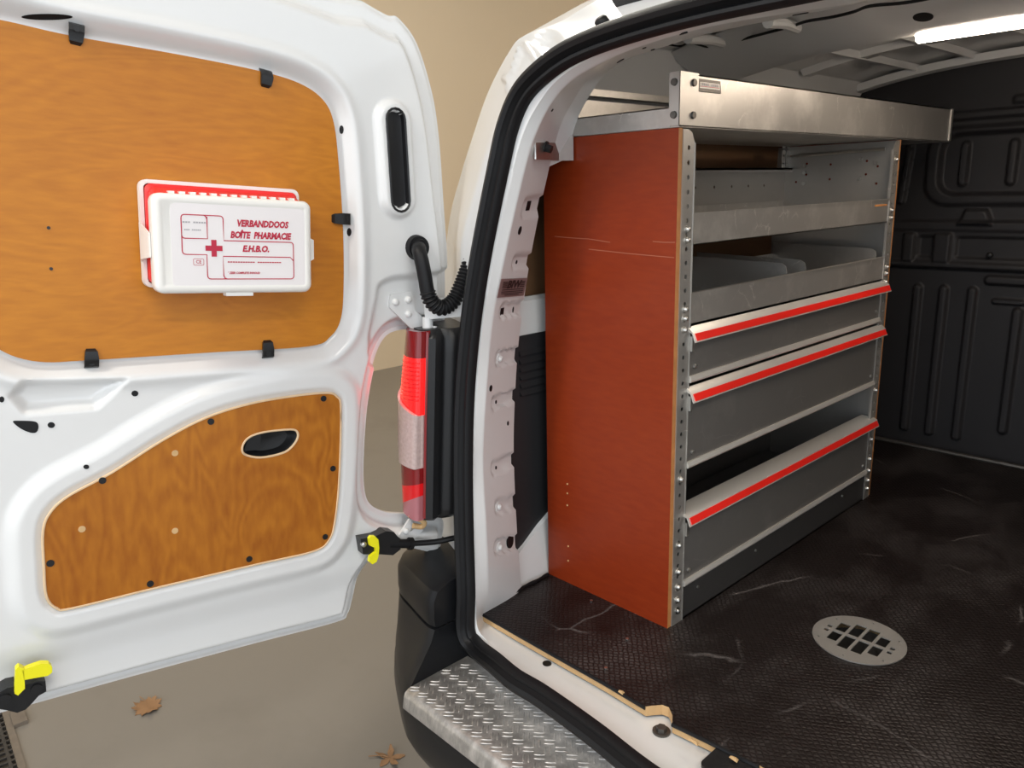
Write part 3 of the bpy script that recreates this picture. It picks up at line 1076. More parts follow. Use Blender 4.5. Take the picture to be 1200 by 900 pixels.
mb = MB(); mb.cyl(p, p + n_ * 0.004, 0.0155, n=20); mb.cyl(p + n_ * 0.004, p + n_ * 0.011, 0.010, 0.009, n=6)
link('sill_bolt', mb.mesh('sill_bolt', 'steel_dark'), VAN)
p, n_ = hit((641, 778), BODY2)
mb = MB(); mb.cyl(p, p + n_ * 0.002, 0.009, n=20)
link('sill_plug', mb.mesh('sill_plug', 'rubber'), VAN)
# door striker plate at the sill
q = onZ((868, 892), -0.012)
mb = MB(); mb.plate(rrect(-0.05, -0.05, 0.05, 0.04, 0.012), [circ(0.012, 0.018, 0.011, 18)], 0.006, Matrix.Translation((q[0] + 0.01, q[1] - 0.012, -0.004)))
link('striker_plate', mb.mesh('striker_plate', 'black_plastic'), VAN)


# ---- holes, bolts, plugs and sticker on the pillar
def pillar_disc(p, rx, ry=None, mat='rubber', h=0.0012, name='hole_plug', square=False):  # flat black discs stand in for shade inside open holes; rubber_plug is solid
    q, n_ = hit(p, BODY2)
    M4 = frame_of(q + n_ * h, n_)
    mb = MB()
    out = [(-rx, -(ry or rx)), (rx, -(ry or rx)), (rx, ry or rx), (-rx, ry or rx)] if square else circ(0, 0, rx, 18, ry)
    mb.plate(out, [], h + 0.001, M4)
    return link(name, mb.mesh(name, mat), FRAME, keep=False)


pillar_disc((619, 241), 0.0085, 0.0095, square=True)
pillar_disc((609, 270), 0.0065, 0.0085)
pillar_disc((605, 307), 0.0033, 0.004)
pillar_disc((588, 365), 0.0065, 0.0075, square=True)
pillar_disc((601, 363), 0.0025, 0.0065)
pillar_disc((575, 455), 0.0055, 0.0068)
pillar_disc((581, 471), 0.003, 0.004)
pillar_disc((595, 496), 0.0035, 0.005)
pillar_disc((581, 548), 0.003, 0.004)
pillar_disc((647, 129), 0.003)
pillar_disc((801, 39), 0.010, 0.004)
pillar_disc((755, 56), 0.006, 0.003)
pillar_disc((765, 58), 0.006, 0.003)
pillar_disc((938, 16), 0.012, 0.005)
pillar_disc((727, 71), 0.022, 0.003)
pillar_disc((597, 634), 0.0145, 0.0165, 'rubber', 0.003, 'rubber_plug')
for p in ((585, 420), (584, 594), (585, 641)):
    q, n_ = hit(p, BODY2)
    mb = MB(); mb.cyl(q, q + n_ * 0.002, 0.011, n=20); mb.cyl(q + n_ * 0.002, q + n_ * 0.006, 0.007, 0.006, n=14, dome=0.002)
    link('pillar_bolt', mb.mesh('pillar_bolt', 'white_paint'), FRAME, keep=False)
sc_ = [hit(p, BODY2) for p in ((582, 350), (613, 348), (616, 323), (585, 325))]
n_ = np.mean([q[1] for q in sc_], axis=0); n_ /= np.linalg.norm(n_)
q = np.mean([q_[0] for q_ in sc_], axis=0)
wx_ = (sc_[1][0] - sc_[0][0] + sc_[2][0] - sc_[3][0]) / 2
kx_ = np.linalg.norm(wx_) / 0.067
ax_ = wx_ / np.linalg.norm(wx_)
ay_ = np.cross(n_, ax_); ay_ /= np.linalg.norm(ay_)
n_ = np.cross(ax_, ay_)
o_ = q + n_ * 0.0035
SM = Matrix([[ax_[i] * kx_, ay_[i], n_[i], o_[i]] for i in range(3)] + [[0, 0, 0, 1]])
mb = MB(); mb.plate([(-0.034, -0.019), (0.033, -0.019), (0.033, 0.019), (-0.034, 0.019)], [], 0.001, SM)
STK = link('sticker', mb.mesh('sticker', 'sticker_grey'), FRAME, keep=False)
tag(STK, label='small grey sticker with black lettering')
me = text_mesh('sticker_text', 'BIW', 0.021, 'print_dark', bold=0.0011, shear=0.15, sx=0.85)
me.transform(SM @ Matrix.Translation((0.0, 0.0065, 0.0006)))
link('sticker_text', me, FRAME, keep=False)
mb = MB()
for k in range(4):
    for sx in (-1, 1):
        y = 0.012 - 0.0035 * k
        mb.plate([(sx * 0.022 - 0.006, y - 0.001), (sx * 0.022 + 0.006, y - 0.001), (sx * 0.022 + 0.006, y + 0.001), (sx * 0.022 - 0.006, y + 0.001)], [], 0, SM @ Matrix.Translation((0, 0, 0.0006)))
for y, hw in ((-0.0035, 0.027), (-0.0075, 0.028), (-0.011, 0.027), (-0.0145, 0.018)):
    mb.plate([(-hw, y - 0.0009), (hw, y - 0.0009), (hw, y + 0.0009), (-hw, y + 0.0009)], [], 0, SM @ Matrix.Translation((0, 0, 0.0006)))
link('sticker_lines', mb.mesh('sticker_lines', 'print_dark'), FRAME, keep=False)

# rubber stops above the seal
q, n_ = hit((709, 33), BODY2)
mb = MB(); mb.cyl(q - n_ * 0.002, q + n_ * 0.016, 0.014, 0.011, n=20, dome=0.004)
link('rubber_stop', mb.mesh('rubber_stop', 'rubber'), VAN)
pa, na = hit((727, 4), BODY2)
M4 = frame_of(pa + na * 0.02, na, (0, 0, 1))
mb = MB(); mb.loft([[M4 @ Vector((x, y, z)) for x, y in rrect(-0.01, -0.008, 0.30, 0.03, 0.008)] for z in (-0.03, 0.0)])
link('high_stop_lamp', mb.mesh('high_stop_lamp', 'black_plastic'), VAN)

# ---- tail lamp
def lens_curve(z, grow=0.0, slant=0.0):
    y0 = 0.812 + 0.088 * z
    base = [(-1.246, 0.052), (-1.250, 0.040), (-1.275, 0.036), (-1.305, 0.040), (-1.335, 0.058), (-1.365, 0.095), (-1.388, 0.14), (-1.398, 0.19), (-1.402, 0.26)]
    t = np.clip((z - 0.215) / 0.42, 0, 1)
    # lens is broadest at two thirds down and narrows to the top and the foot
    wsc = 0.74 + 0.22 * math.sin(math.pi * min(1, max(0, (0.66 - z) / 0.50)))
    out = []
    for x, y in catmull([(a, b) for a, b in base], 3):
        xx = -1.236 + (x + 1.236) * wsc
        # lower and upper ends follow slanted joints between the lens fields
        out.append((xx - grow * 0.3, y0 + y - grow, z + slant * (-1.246 - xx) / 0.07))
    return out


ZT, ZB = 0.632, 0.232
TL = None


def lens_part(name, zs, mat, k0=0.0, k1=1.0, grow=0.0, parent=None, label=None, sl=(0.0, 0.0)):
    loops = []
    for z in zs:
        t_ = (z - zs[0]) / (zs[-1] - zs[0])
        L_ = lens_curve(z, grow, sl[0] * (1 - t_) + sl[1] * t_)
        n = len(L_)
        L_ = L_[int(k0 * (n - 1)):int(k1 * (n - 1)) + 1]
        inner = [(x + 0.002, y + 0.012, zz) for x, y, zz in L_[::-1]]
        loops.append(L_ + inner)
    mb = MB(); mb.loft(loops)
    o = link(name, mb.mesh(name, mat, 40, recalc=True), parent or VAN, keep=parent is None)
    if label:
        tag(o, label=label)
    return o


# housing: black inner flank facing the opening
mb = MB()
zs = [0.225, 0.235, 0.25, 0.30, 0.40, 0.50, 0.58, 0.615, 0.63]
hl = []
for z in zs:
    y0 = 0.812 + 0.088 * z
    e = 0.012 if z in (0.225, 0.63) else 0.0
    hl.append([(-1.236 + 0.0 - e, y0 + 0.056 + e, z), (-1.226 - e, y0 + 0.066 + e, z), (-1.226 - e, y0 + 0.080, z), (-1.233 - e, y0 + 0.084, z), (-1.233 - e, y0 + 0.092, z),
               (-1.222 - e, y0 + 0.098, z), (-1.215 - e, y0 + 0.112, z), (-1.210 - e, y0 + 0.20, z), (-1.23, y0 + 0.25, z), (-1.395, y0 + 0.27, z), (-1.385, y0 + 0.16, z), (-1.33, y0 + 0.075, z), (-1.27, y0 + 0.055, z)])
mb.loft(hl)
TL = link('tail_lamp', mb.mesh('tail_lamp', 'black_plastic', 40, recalc=True), VAN)
tag(TL, label='tall tail lamp with lit red lens and black housing')
lens_part('red_lens', np.linspace(0.575, 0.63, 4), 'lens_dim', parent=TL)
lens_part('lit_lens', np.linspace(0.458, 0.575, 6), 'lens_lit', parent=TL, label='glowing red lens', sl=(0.026, 0.0))
lens_part('clear_lens', np.linspace(0.345, 0.458, 6), 'lens_clear', grow=0.006, parent=TL, label='clear reversing lens', sl=(0.006, 0.026))
lens_part('red_lens', np.linspace(0.312, 0.345, 4), 'lens_dim', parent=TL, sl=(-0.02, 0.006))
lens_part('red_lens', np.linspace(0.285, 0.312, 3), 'lens_red', parent=TL, sl=(-0.035, -0.02))
lens_part('foot_lens', np.linspace(0.232, 0.285, 4), 'lens_pink', parent=TL, sl=(0.012, -0.035))
mb = MB()
mb.tube([(x + 0.004, y + 0.004, z) for z in np.linspace(0.236, 0.628, 14) for (x, y, _z) in [lens_curve(z, 0.0)[0]]], 0.0035, 8)
link('lens_rim', mb.mesh('lens_rim', 'lens_dim'), TL, keep=False)
for k in range(10):
    z = 0.490 + 0.0085 * k
    L_ = lens_curve(z, 0.0016)[2:14]
    mb = MB(); mb.tube([(x, y, z + 0.05 * (x + 1.236)) for x, y, _z in L_], 0.0016, 6)
    link('lens_ridge', mb.mesh('lens_ridge', 'lens_red'), TL, keep=False)

# ---- bumper
P0 = [(-1.19, 0.862), (-1.218, 0.860), (-1.30, 0.878), (-1.375, 0.900), (-1.412, 0.95), (-1.418, 1.05), (-1.418, 1.25)]
P1 = [(-1.19, 0.785), (-1.225, 0.795), (-1.31, 0.838), (-1.385, 0.892), (-1.425, 0.96), (-1.430, 1.05), (-1.430, 1.25)]
P0c = catmull(P0, 5); P1c = catmull(P1, 5)


def bump_row(t, z, ins=0.0, ctr=(-1.15, 1.15)):
    out = []
    for a, b in zip(P0c, P1c):
        p = a * (1 - t) + b * t
        d = np.array(ctr) - p
        d /= np.linalg.norm(d)
        p = p + d * ins
        out.append((p[0], p[1], z))
    return out


mb = MB()
rws = [bump_row(0, 0.114, 0.16), bump_row(0, 0.112, 0.075), bump_row(0, 0.104, 0.040), bump_row(0, 0.090, 0.012), bump_row(0, 0.070, 0.002), bump_row(0, 0.03, 0.0), bump_row(0, 0.012, 0.002), bump_row(0, 0.010, 0.010)]
mb.loft(rws, closed=False)
mb.loft([[(p[0], p[1], p[2]) for p in [r_[0] for r_ in rws]], [(-1.185, 1.0, p[2]) for p in [r_[0] for r_ in rws]]], closed=False)
mbm = mb.mesh('bumper_corner', 'bumper_plastic', 30, recalc=True)
link('bumper_corner', mbm, VAN)
me = mbm.copy(); me.transform(Matrix.Translation((2 * XC, 0, 0)) @ Matrix.Diagonal((-1, 1, 1, 1))); me.flip_normals()
link('bumper_corner', me, VAN)
mb = MB()
rws = [bump_row(0.0, 0.008, 0.012), bump_row(0.02, 0.006, 0.001), bump_row(0.15, -0.02), bump_row(0.55, -0.06), bump_row(0.9, -0.095), bump_row(1.0, -0.12)]
mb.loft(rws, closed=False)
e_ = [r_[0] for r_ in rws]
mb.loft([e_, [(-1.188, 1.0, p[2]) for p in e_]], closed=False)
mb2v = list(mb.v); mb2f = list(mb.f)
i0 = mb.verts([(2 * XC - x, y, z) for x, y, z in mb2v])
for f in mb2f:
    mb.face([i0 + k for k in f[::-1]])
# long lower body of the bumper
cenp = [(XC, 0.768), (-0.8, 0.772), (-1.05, 0.776), (-1.15, 0.780)]
path = np.array(cenp + [tuple(p) for p in P1c])
full = np.concatenate([mirror(np.c_[path, np.zeros(len(path))])[::-1][:, :2], path[1:]])
lo = []
for z, ins in ((-0.108, 0.03), (-0.112, 0.004), (-0.125, -0.002), (-0.17, -0.006), (-0.23, 0.0), (-0.265, 0.015), (-0.295, 0.045), (-0.315, 0.09), (-0.325, 0.14)):
    L_ = []
    for p in full:
        c = np.array([np.clip(p[0], -1.2, 2 * XC + 1.2), 1.25])
        d = c - p
        d /= np.linalg.norm(d)
        q = p + d * ins
        L_.append((q[0], q[1], z))
    lo.append(L_)
mb.loft(lo, closed=False)
mb.box((-1.19, 0.79, -0.16), (2 * XC + 1.19, 1.0, -0.104))
link('bumper', mb.mesh('bumper', 'bumper_plastic', 32, recalc=True), VAN)
mb = MB(); mb.box((-1.22, 0.90, -0.40), (2 * XC + 1.22, 1.1, -0.16))
link('bumper_beam', mb.mesh('bumper_beam', 'lining_black'), VAN)

# step plate with raised treads
mb = MB()
sec = [(0.945, -0.098), (0.945, -0.0935), (0.90, -0.093), (0.80, -0.093), (0.785, -0.094), (0.776, -0.099), (0.772, -0.108), (0.768, -0.132), (0.772, -0.133), (0.778, -0.11), (0.79, -0.099)]
stx = [-1.192, -1.188, -1.15, -0.9, XC, 2 * XC + 0.9, 2 * XC + 1.15, 2 * XC + 1.188, 2 * XC + 1.192]
mb.loft([[(x, y + (0.010 if k in (0, 8) else 0.0), z - (0.004 if k in (0, 8) else 0)) for y, z in sec] for k, x in enumerate(stx)])
STEP = link('step_plate', mb.mesh('step_plate', 'tread', 50, recalc=True), VAN)
tag(STEP, label='aluminium checker plate step on the bumper')


def lozenge(ax, L_=0.0118, w_=0.0021, h=0.0017):
    mb = MB()
    ring = lambda s, z: [(L_ * s * math.cos(a) ** 1 if True else 0, w_ * s * math.sin(a), z) for a in np.linspace(0, 2 * math.pi, 10, endpoint=False)]
    mb.loft([ring(1.0, 0), ring(0.8, h * 0.8), ring(0.45, h)], cap0=False)
    me = mb.mesh('tread_bar', 'tread', 50)
    me.transform(Matrix.Rotation(ax, 4, 'Z'))
    return me


LZ = [lozenge(math.radians(42)), lozenge(math.radians(132))]
cnt = 0
extra = MB()
for iy in range(8):
    for ix in range(54):
        x = -1.176 + 0.028 * ix + (0.014 if (iy // 2) % 2 else 0.0)
        y = 0.793 + 0.0205 * iy
        if x > 2 * XC + 1.175 or y > 0.935:
            continue
        k = iy % 2
        for dx in (-0.0042, 0.0042):
            ang = math.radians(42 if k == 0 else 132)
            ox, oy = -math.sin(ang) * dx * 1.2, math.cos(ang) * dx * 1.2
            loc = Matrix.Translation((x + ox, y + oy, -0.0932))
            if cnt < 300:
                link('tread_bar', LZ[k], STEP, loc, keep=False)
                cnt += 1
            else:
                i0 = extra.verts([loc @ v.co for v in LZ[k].vertices])
                for pl in LZ[k].polygons:
                    extra.face([i0 + q for q in pl.vertices])
if extra.v:
    tag(link('tread_bars', extra.mesh('tread_bars', 'tread', 50), STEP, keep=False), kind='stuff')

# ================================================================== REAR DOOR
u_ = ray(1830, 325); u_ /= np.linalg.norm(u_)
tl_ = math.atan(-u_[2] / u_[1])
a_ = np.array([0, math.sin(tl_), math.cos(tl_)])
n_d = np.cross(u_, a_); n_d /= np.linalg.norm(n_d)
a_ = np.cross(n_d, u_)
DP = np.array([-1.28, 0.93, 0.4])
DM = Matrix([[u_[i], a_[i], n_d[i], DP[i]] for i in range(3)] + [[0, 0, 0, 1]])


def dl(p, d=0.0):
    w_ = onpl(p, n_d, DP + n_d * d) - DP
    return (float(w_ @ u_), float(w_ @ a_))


def dls(L_, d=0.0): return [dl(p, d) for p in L_]


out_px = [(526, 385), (526, 310), (521, 230), (516, 160), (508, 108), (490, 50), (468, 20), (455, 17), (425, 0)]
out1 = catmull(dls(out_px, -0.035), 5)
out2 = [(-0.144, 0.833), (-0.3, 0.855), (-0.5, 0.866), (-0.7, 0.866), (-0.83, 0.858), (-0.872, 0.82), (-0.88, 0.5), (-0.88, 0.0), (-0.875, -0.32), (-0.85, -0.378)]
bot_px = [(0, 843), (150, 801), (300, 760), (398, 734), (412, 724), (418, 705), (424, 680), (436, 659), (455, 647), (480, 644), (500, 648), (519, 654)]
out3 = catmull([(-0.80, -0.383)] + dls(bot_px, -0.03), 5)
notch_px = [(520, 640), (520, 608), (480, 604), (455, 602), (437, 593), (430, 576), (429, 540), (433, 480), (442, 430), (454, 400), (470, 389), (498, 387)]
out4 = catmull(dls(notch_px, -0.03), 5)
OUT = [tuple(p) for p in out1] + [tuple(p) for p in catmull(out2, 4)[1:]] + [tuple(p) for p in out3] + [tuple(p) for p in out4[1:]]

up_px = [(402, 262), (403, 330), (400, 372), (388, 394), (362, 406), (250, 413), (108, 422), (45, 424), (0, 410), (-28, 380)]
upw = dls(up_px, -0.015)
upw += [(-0.775, 0.35), (-0.78, 0.55), (-0.772, 0.66), (-0.74, 0.695)] + dls([(0, 23), (85, 42), (200, 62), (300, 82), (350, 97), (378, 116), (391, 142), (397, 190)], -0.015)
UPW = catmull(upw, 6, True)
lw_px = [(398, 480), (396, 560), (391, 610), (384, 632), (366, 645), (300, 660), (180, 688), (85, 711), (66, 711), (54, 697), (51, 660), (50, 622), (58, 600), (80, 580),
         (130, 553), (190, 515), (240, 489), (290, 473), (340, 464), (380, 460), (393, 464)]
LOW = catmull(dls(lw_px), 5, True)

hand_px = [(286, 532), (284, 522), (292, 512), (310, 506), (340, 503), (348, 506), (348, 514), (341, 524), (330, 531), (305, 536)]
HAND = catmull(dls(hand_px, 0.004), 4, True)

st = 0.0036
gx = np.arange(-0.89, 0.12, st); gy = np.arange(-0.40, 0.88, st)
X, Y = np.meshgrid(gx, gy, indexing='ij')
sdO, nxO, nyO = poly_sd(X, Y, OUT)
sdU, _a, _b = poly_sd(X, Y, UPW)
sdL, _a, _b = poly_sd(X, Y, LOW)
D = np.zeros_like(X)
D += -0.006 + 0.010 * (1 - sstep(0.030, 0.058, sdL))
D += -0.020 * (1 - sstep(0.004, 0.030, sdU))                  # rebate around the upper board
D += 0.005 * np.exp(-((sdU - 0.036) / 0.010) ** 2)
D += -0.006 * (1 - sstep(0.002, 0.012, sdL))
# pressed dish next to the upper board
sdd, _a, _b = poly_sd(X, Y, dls([(13, 465), (28, 448), (148, 446), (113, 478), (30, 484)]))
D += -0.018 * (1 - sstep(-0.012, 0.006, sdd))
# raised collar around the tall black slot
ca_, cb_ = dl((462, 142)), dl((468, 232))
cd = capsule_d(X, Y, ca_, cb_)
D += 0.012 * (1 - sstep(0.029, 0.043, cd)) - 0.030 * (1 - sstep(0.0145, 0.0185, cd))
# hinge pocket
sdh, _a, _b = poly_sd(X, Y, catmull(dls([(446, 430), (446, 350), (456, 331), (490, 326), (560, 326), (560, 430)]), 4, True))
D += -0.016 * (1 - sstep(-0.006, 0.010, sdh))
# long shallow swage parallel to the bottom edge
ba, bb = dl((-80, 770)), dl((400, 655))
D += -0.010 * sstep(-0.255, -0.315, Y)
sdP, _a, _b = poly_sd(X, Y, HAND)
D += -0.030 * (1 - sstep(-0.002, 0.006, sdP))
# turned edge down to the outer skin
e = -sdO
fw = 1.0 + 0.55 * sstep(0.25, 0.7, Y)
D += -0.030 * (1 - sstep(0.020 * fw, 0.036 * fw, e)) - 0.005 * (1 - sstep(0.002, 0.010, e))
inside = sdO < 0
near = sdO < st * 0.6
Xs = np.where(inside, X, nxO); Ys = np.where(inside, Y, nyO)
keep = inside[:-1, :-1] | inside[1:, :-1] | inside[1:, 1:] | inside[:-1, 1:]
idx = -np.ones(X.shape, int)
mb = MB()
ii, jj = np.nonzero(keep)
used = np.zeros(X.shape, bool)
for di, dj in ((0, 0), (1, 0), (1, 1), (0, 1)):
    used[ii + di, jj + dj] = True
idx[used] = np.arange(used.sum())
nv = int(used.sum())
mb.verts(np.stack([Xs[used], Ys[used], D[used]], -1))
mb.verts(np.stack([Xs[used], Ys[used], -0.052 - 0.012 * sstep(0, 0.05, e[used])], -1))
from collections import Counter
ec = {}
for i, j in zip(ii, jj):
    q = (idx[i, j], idx[i + 1, j], idx[i + 1, j + 1], idx[i, j + 1])
    mb.face(q)
    mb.face(tuple(nv + k for k in q[::-1]))
    for k in range(4):
        a, b = q[k], q[(k + 1) % 4]
        if (b, a) in ec:
            del ec[(b, a)]
        else:
            ec[(a, b)] = 1
for (a, b) in ec:
    mb.face((b, a, nv + a, nv + b))
DOOR = link('rear_door', mb.mesh('rear_door', 'white_paint', 60), VAN, local=DM)
tag(DOOR, label='open white rear door with two wooden panels inside')
DT = BVHTree.FromPolygons([DM @ Vector(v) for v in mb.v[:nv]], [f for f in mb.f if max(f) < nv])


def dchild(name, mesh, label=None):
    o = link(name, mesh, DOOR, keep=False)
    if label:
        tag(o, label=label)
    return o


def dhit(p):
    q, n_ = hit(p, DT)
    l = DM.inverted() @ Vector(q)
    return np.array(l)


mb = MB(); mb.plate([tuple(p) for p in UPW], [], 0.006, Matrix.Translation((0, 0, -0.016)))
dchild('upper_panel', mb.mesh('upper_panel', 'door_ply_upper'), 'orange-brown plywood panel covering the door window')
mb = MB(); mb.plate([tuple(p) for p in LOW], [[tuple(p) for p in HAND]], 0.008, Matrix.Translation((0, 0, 0.006)))
lm = mb.mesh('lower_panel', ['door_ply_lower', 'door_ply_edge'], 30)
lm.polygons.foreach_set('material_index', [1 if abs(p.normal.z) < 0.5 else 0 for p in lm.polygons])
dchild('lower_panel', lm, 'varnished plywood panel with a hand pull')
# pale routed edge of the lower panel
for nm, pts_ in (('panel_edge', LOW), ('pull_edge', HAND)):
    mb = MB()
    P_ = [np.array([p[0], p[1], 0.0055]) for p in pts_]
    mb.tube(P_ + [P_[0], P_[1]], 0.0022, 6)
    dchild(nm, mb.mesh(nm, 'door_ply_edge'))
# hand pull cup
hc = HAND.mean(0)
mb = MB()
lp = lambda s, z, dy=0: [(hc[0] + (p[0] - hc[0]) * s, hc[1] + (p[1] - hc[1]) * s + dy, z) for p in HAND]
mb.loft([lp(0.985, 0.0065), lp(0.93, 0.004), lp(0.85, -0.006), lp(0.70, -0.014), lp(0.2, -0.016)], cap0=False)
dchild('hand_pull', mb.mesh('hand_pull', 'black_plastic', recalc=True), 'black recessed hand pull')
ga = np.array(dl((306, 511), 0.004)); gb = np.array(dl((308, 524), 0.004))
mb = MB(); mb.loft([[(*(np.array(dl(p, 0.004))), z) for p in ((286, 529), (291, 515), (306, 508), (306, 524), (298, 528))] for z in (-0.012, 0.002)])
dchild('pull_flap', mb.mesh('pull_flap', 'black_plastic', recalc=True))
# screws of the lower panel
for p in [(120, 563), (247, 494), (379, 467), (390, 549), (381, 629), (292, 655), (176, 684), (59, 660)]:
    q = dl(p, 0.006)
    mb = MB(); mb.cyl((q[0], q[1], 0.0058), (q[0], q[1], 0.0075), 0.0058, n=14); mb.cyl((q[0], q[1], 0.0075), (q[0], q[1], 0.0078), 0.003, n=8)
    dchild('panel_screw', mb.mesh('panel_screw', 'black_plastic'))
for p in [(205, 531), (96, 620), (205, 622)]:
    q = dl(p, 0.006)
    mb = MB(); mb.cyl((q[0], q[1], 0.0058), (q[0], q[1], 0.0068), 0.0055, n=14)
    dchild('filled_screw_hole', mb.mesh('filled_screw_hole', 'ply_edge'))
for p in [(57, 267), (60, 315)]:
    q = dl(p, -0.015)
    mb = MB(); mb.cyl((q[0], q[1], -0.0165), (q[0], q[1], -0.0152), 0.0026, n=10)  # dark disc as the painted shade of a small hole
    dchild('nail_hole', mb.mesh('nail_hole', 'lining_black'))  # dark disc standing in for the shade inside the hole
# black holding clips of the upper panel
for (pi, po) in (((89, 52), (90, 27)), ((312, 102), (314, 80)), ((390, 256), (412, 257)), ((314, 399), (315, 420)), ((107, 409), (108, 432))):
    a = np.array(dl(pi, -0.01)); b = np.array(dl(po, -0.01))
    d = (b - a) / np.linalg.norm(b - a); nrm = np.array([-d[1], d[0]])
    L_ = np.linalg.norm(b - a); hw = 0.0105
    za = -0.0155
    zb = dhit(po)[2]
    sec = []
    for s_, z in ((0.0, za), (0.004, za + 0.006), (L_ * 0.5, za + 0.0075), (L_ * 0.62, max(za, zb) + 0.007), (L_ - 0.003, zb + 0.006), (L_, zb)):
        c = a + d * s_
        ww = hw * (0.62 if s_ in (0.0,) else 1.0 if s_ > 0.004 else 0.85)
        sec.append([(*(c + nrm * ww), z), (*(c - nrm * ww), z), (*(c - nrm * ww * 0.96), z - 0.006), (*(c + nrm * ww * 0.96), z - 0.006)])
    mb = MB(); mb.loft(sec)
    c = a + d * (L_ - 0.009)
    mb.cyl((*c, zb + 0.004), (*c, zb + 0.008), 0.0045, n=10)
    dchild('panel_clip', mb.mesh('panel_clip', 'black_plastic', 30, recalc=True))
# tall black slot, long black slot at the top, small holes
q0 = dl((462, 140)); q1 = dl((468, 236))
mb = MB()
for (ra, z) in ((0,0),):
    d = np.array(q1) - np.array(q0); L_ = np.linalg.norm(d); d /= L_; nr = np.array([-d[1], d[0]])
    ring = lambda r, z: [(*(np.array(q0) + nr * r * math.cos(t) - d * r * math.sin(t)), z) for t in np.linspace(0, math.pi, 9)] + \
                        [(*(np.array(q1) - nr * r * math.cos(t) + d * r * math.sin(t)), z) for t in np.linspace(0, math.pi, 9)]
    mb.loft([ring(0.0218, 0.002), ring(0.0218, 0.0076), ring(0.0200, 0.0092), ring(0.0175, 0.0078), ring(0.0155, -0.002), ring(0.008, -0.003)], cap0=False)
dchild('vent_slot', mb.mesh('vent_slot', 'black_plastic', 40, recalc=True), 'tall black rounded slot cover')


def door_hole_shade(pxs, name='hole_plug', lift=0.001):  # black patch laid on the sheet as the darkness inside a hole
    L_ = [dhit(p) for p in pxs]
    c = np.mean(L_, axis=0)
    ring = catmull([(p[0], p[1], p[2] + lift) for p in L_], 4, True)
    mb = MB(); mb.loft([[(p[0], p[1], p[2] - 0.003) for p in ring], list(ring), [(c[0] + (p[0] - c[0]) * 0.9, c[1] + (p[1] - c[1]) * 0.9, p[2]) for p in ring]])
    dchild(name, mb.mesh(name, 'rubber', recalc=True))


def ellipse_px(cx, cy, rx, ry, n=8):
    return [(cx + rx * math.cos(2 * math.pi * k / n), cy + ry * math.sin(2 * math.pi * k / n)) for k in range(n)]


door_hole_shade(ellipse_px(55, 20, 30, 3.6, 10), 'wiper_slot')
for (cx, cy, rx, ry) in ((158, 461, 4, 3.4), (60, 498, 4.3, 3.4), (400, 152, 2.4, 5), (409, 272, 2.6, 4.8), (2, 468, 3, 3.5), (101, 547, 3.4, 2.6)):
    door_hole_shade(ellipse_px(cx, cy, rx, ry))
door_hole_shade([(15, 494), (24, 493), (41, 494), (45, 499), (43, 506), (36, 507), (24, 502)])

# wiring gaiter from door to body
g0 = dhit((488, 290))
G0 = np.array(DM @ Vector(g0)); nW = n_d
mb = MB()
mb.cyl(G0 - nW * 0.002, G0 + nW * 0.012, 0.026, 0.023, n=24)
mb.cyl(G0 + nW * 0.012, G0 + nW * 0.020, 0.018, 0.016, n=24)
link('gaiter_flange', mb.mesh('gaiter_flange', 'rubber'), VAN)
gp = [G0 + nW * 0.010, np.array(onpl((491, 294), n_d, DP + n_d * 0.024))]
gpx = [((494, 305), 0.035), ((498, 325), 0.040), ((501, 342), 0.042)]
gp += [np.array(onpl(p, n_d, DP + n_d * d)) for p, d in gpx]
cpx = [((506, 354), 0.044), ((517, 361), 0.046), ((530, 354), 0.048), ((539, 338), 0.048), ((546, 320), 0.045), ((553, 303), 0.04), ((562, 283), 0.02)]
gp2 = [np.array(onpl(p, n_d, DP + n_d * d)) for p, d in cpx]
smooth_path = catmull(gp + gp2, 14)
k0 = 14 * 4
mb = MB(); mb.tube(smooth_path[:k0 + 6], 0.0145, 16)
link('gaiter_elbow', mb.mesh('gaiter_elbow', 'rubber'), VAN)
cor = smooth_path[k0:]
seg = np.r_[0, np.cumsum(np.linalg.norm(np.diff(cor, axis=0), axis=1))]
tt = np.linspace(0, seg[-1], 230)
cor2 = np.stack([np.interp(tt, seg, cor[:, k]) for k in range(3)], -1)
rads = 0.0146 + 0.0022 * np.sin(tt / 0.0072 * 2 * math.pi)
mb = MB(); mb.tube(cor2, list(rads), 16)
tag(link('gaiter_hose', mb.mesh('gaiter_hose', 'rubber', 80), VAN), label='black corrugated cable hose between door and body')

# upper hinge
hp = [(457, 345), (481, 341), (484, 346), (486, 364), (494, 371), (502, 372), (503, 388), (492, 389), (480, 384), (456, 360)]
hz = dhit((470, 360))[2]
mb = MB(); P_ = dls(hp, hz + 0.004)
mb.plate(P_, [], 0.006, Matrix.Translation((0, 0, hz + 0.006)))
dchild('hinge_leaf', mb.mesh('hinge_leaf', 'white_paint'))
for p in ((463, 354), (478, 351), (478, 368)):
    q = dl(p, hz + 0.006)
    mb = MB(); mb.cyl((*q, hz + 0.006), (*q, hz + 0.012), 0.0075, 0.006, n=14, dome=0.002)
    dchild('hinge_bolt', mb.mesh('hinge_bolt', 'white_paint'))
q = np.array(dl((503, 380), 0.01))
mb = MB(); mb.cyl((q[0], q[1] - 0.016, 0.004), (q[0], q[1] + 0.014, 0.004), 0.011, n=18)
mb.cyl((q[0] + 0.012, q[1] - 0.026, 0.012), (q[0] + 0.012, q[1] - 0.004, 0.012), 0.005, n=12)
dchild('hinge_knuckle', mb.mesh('hinge_knuckle', 'white_paint'))
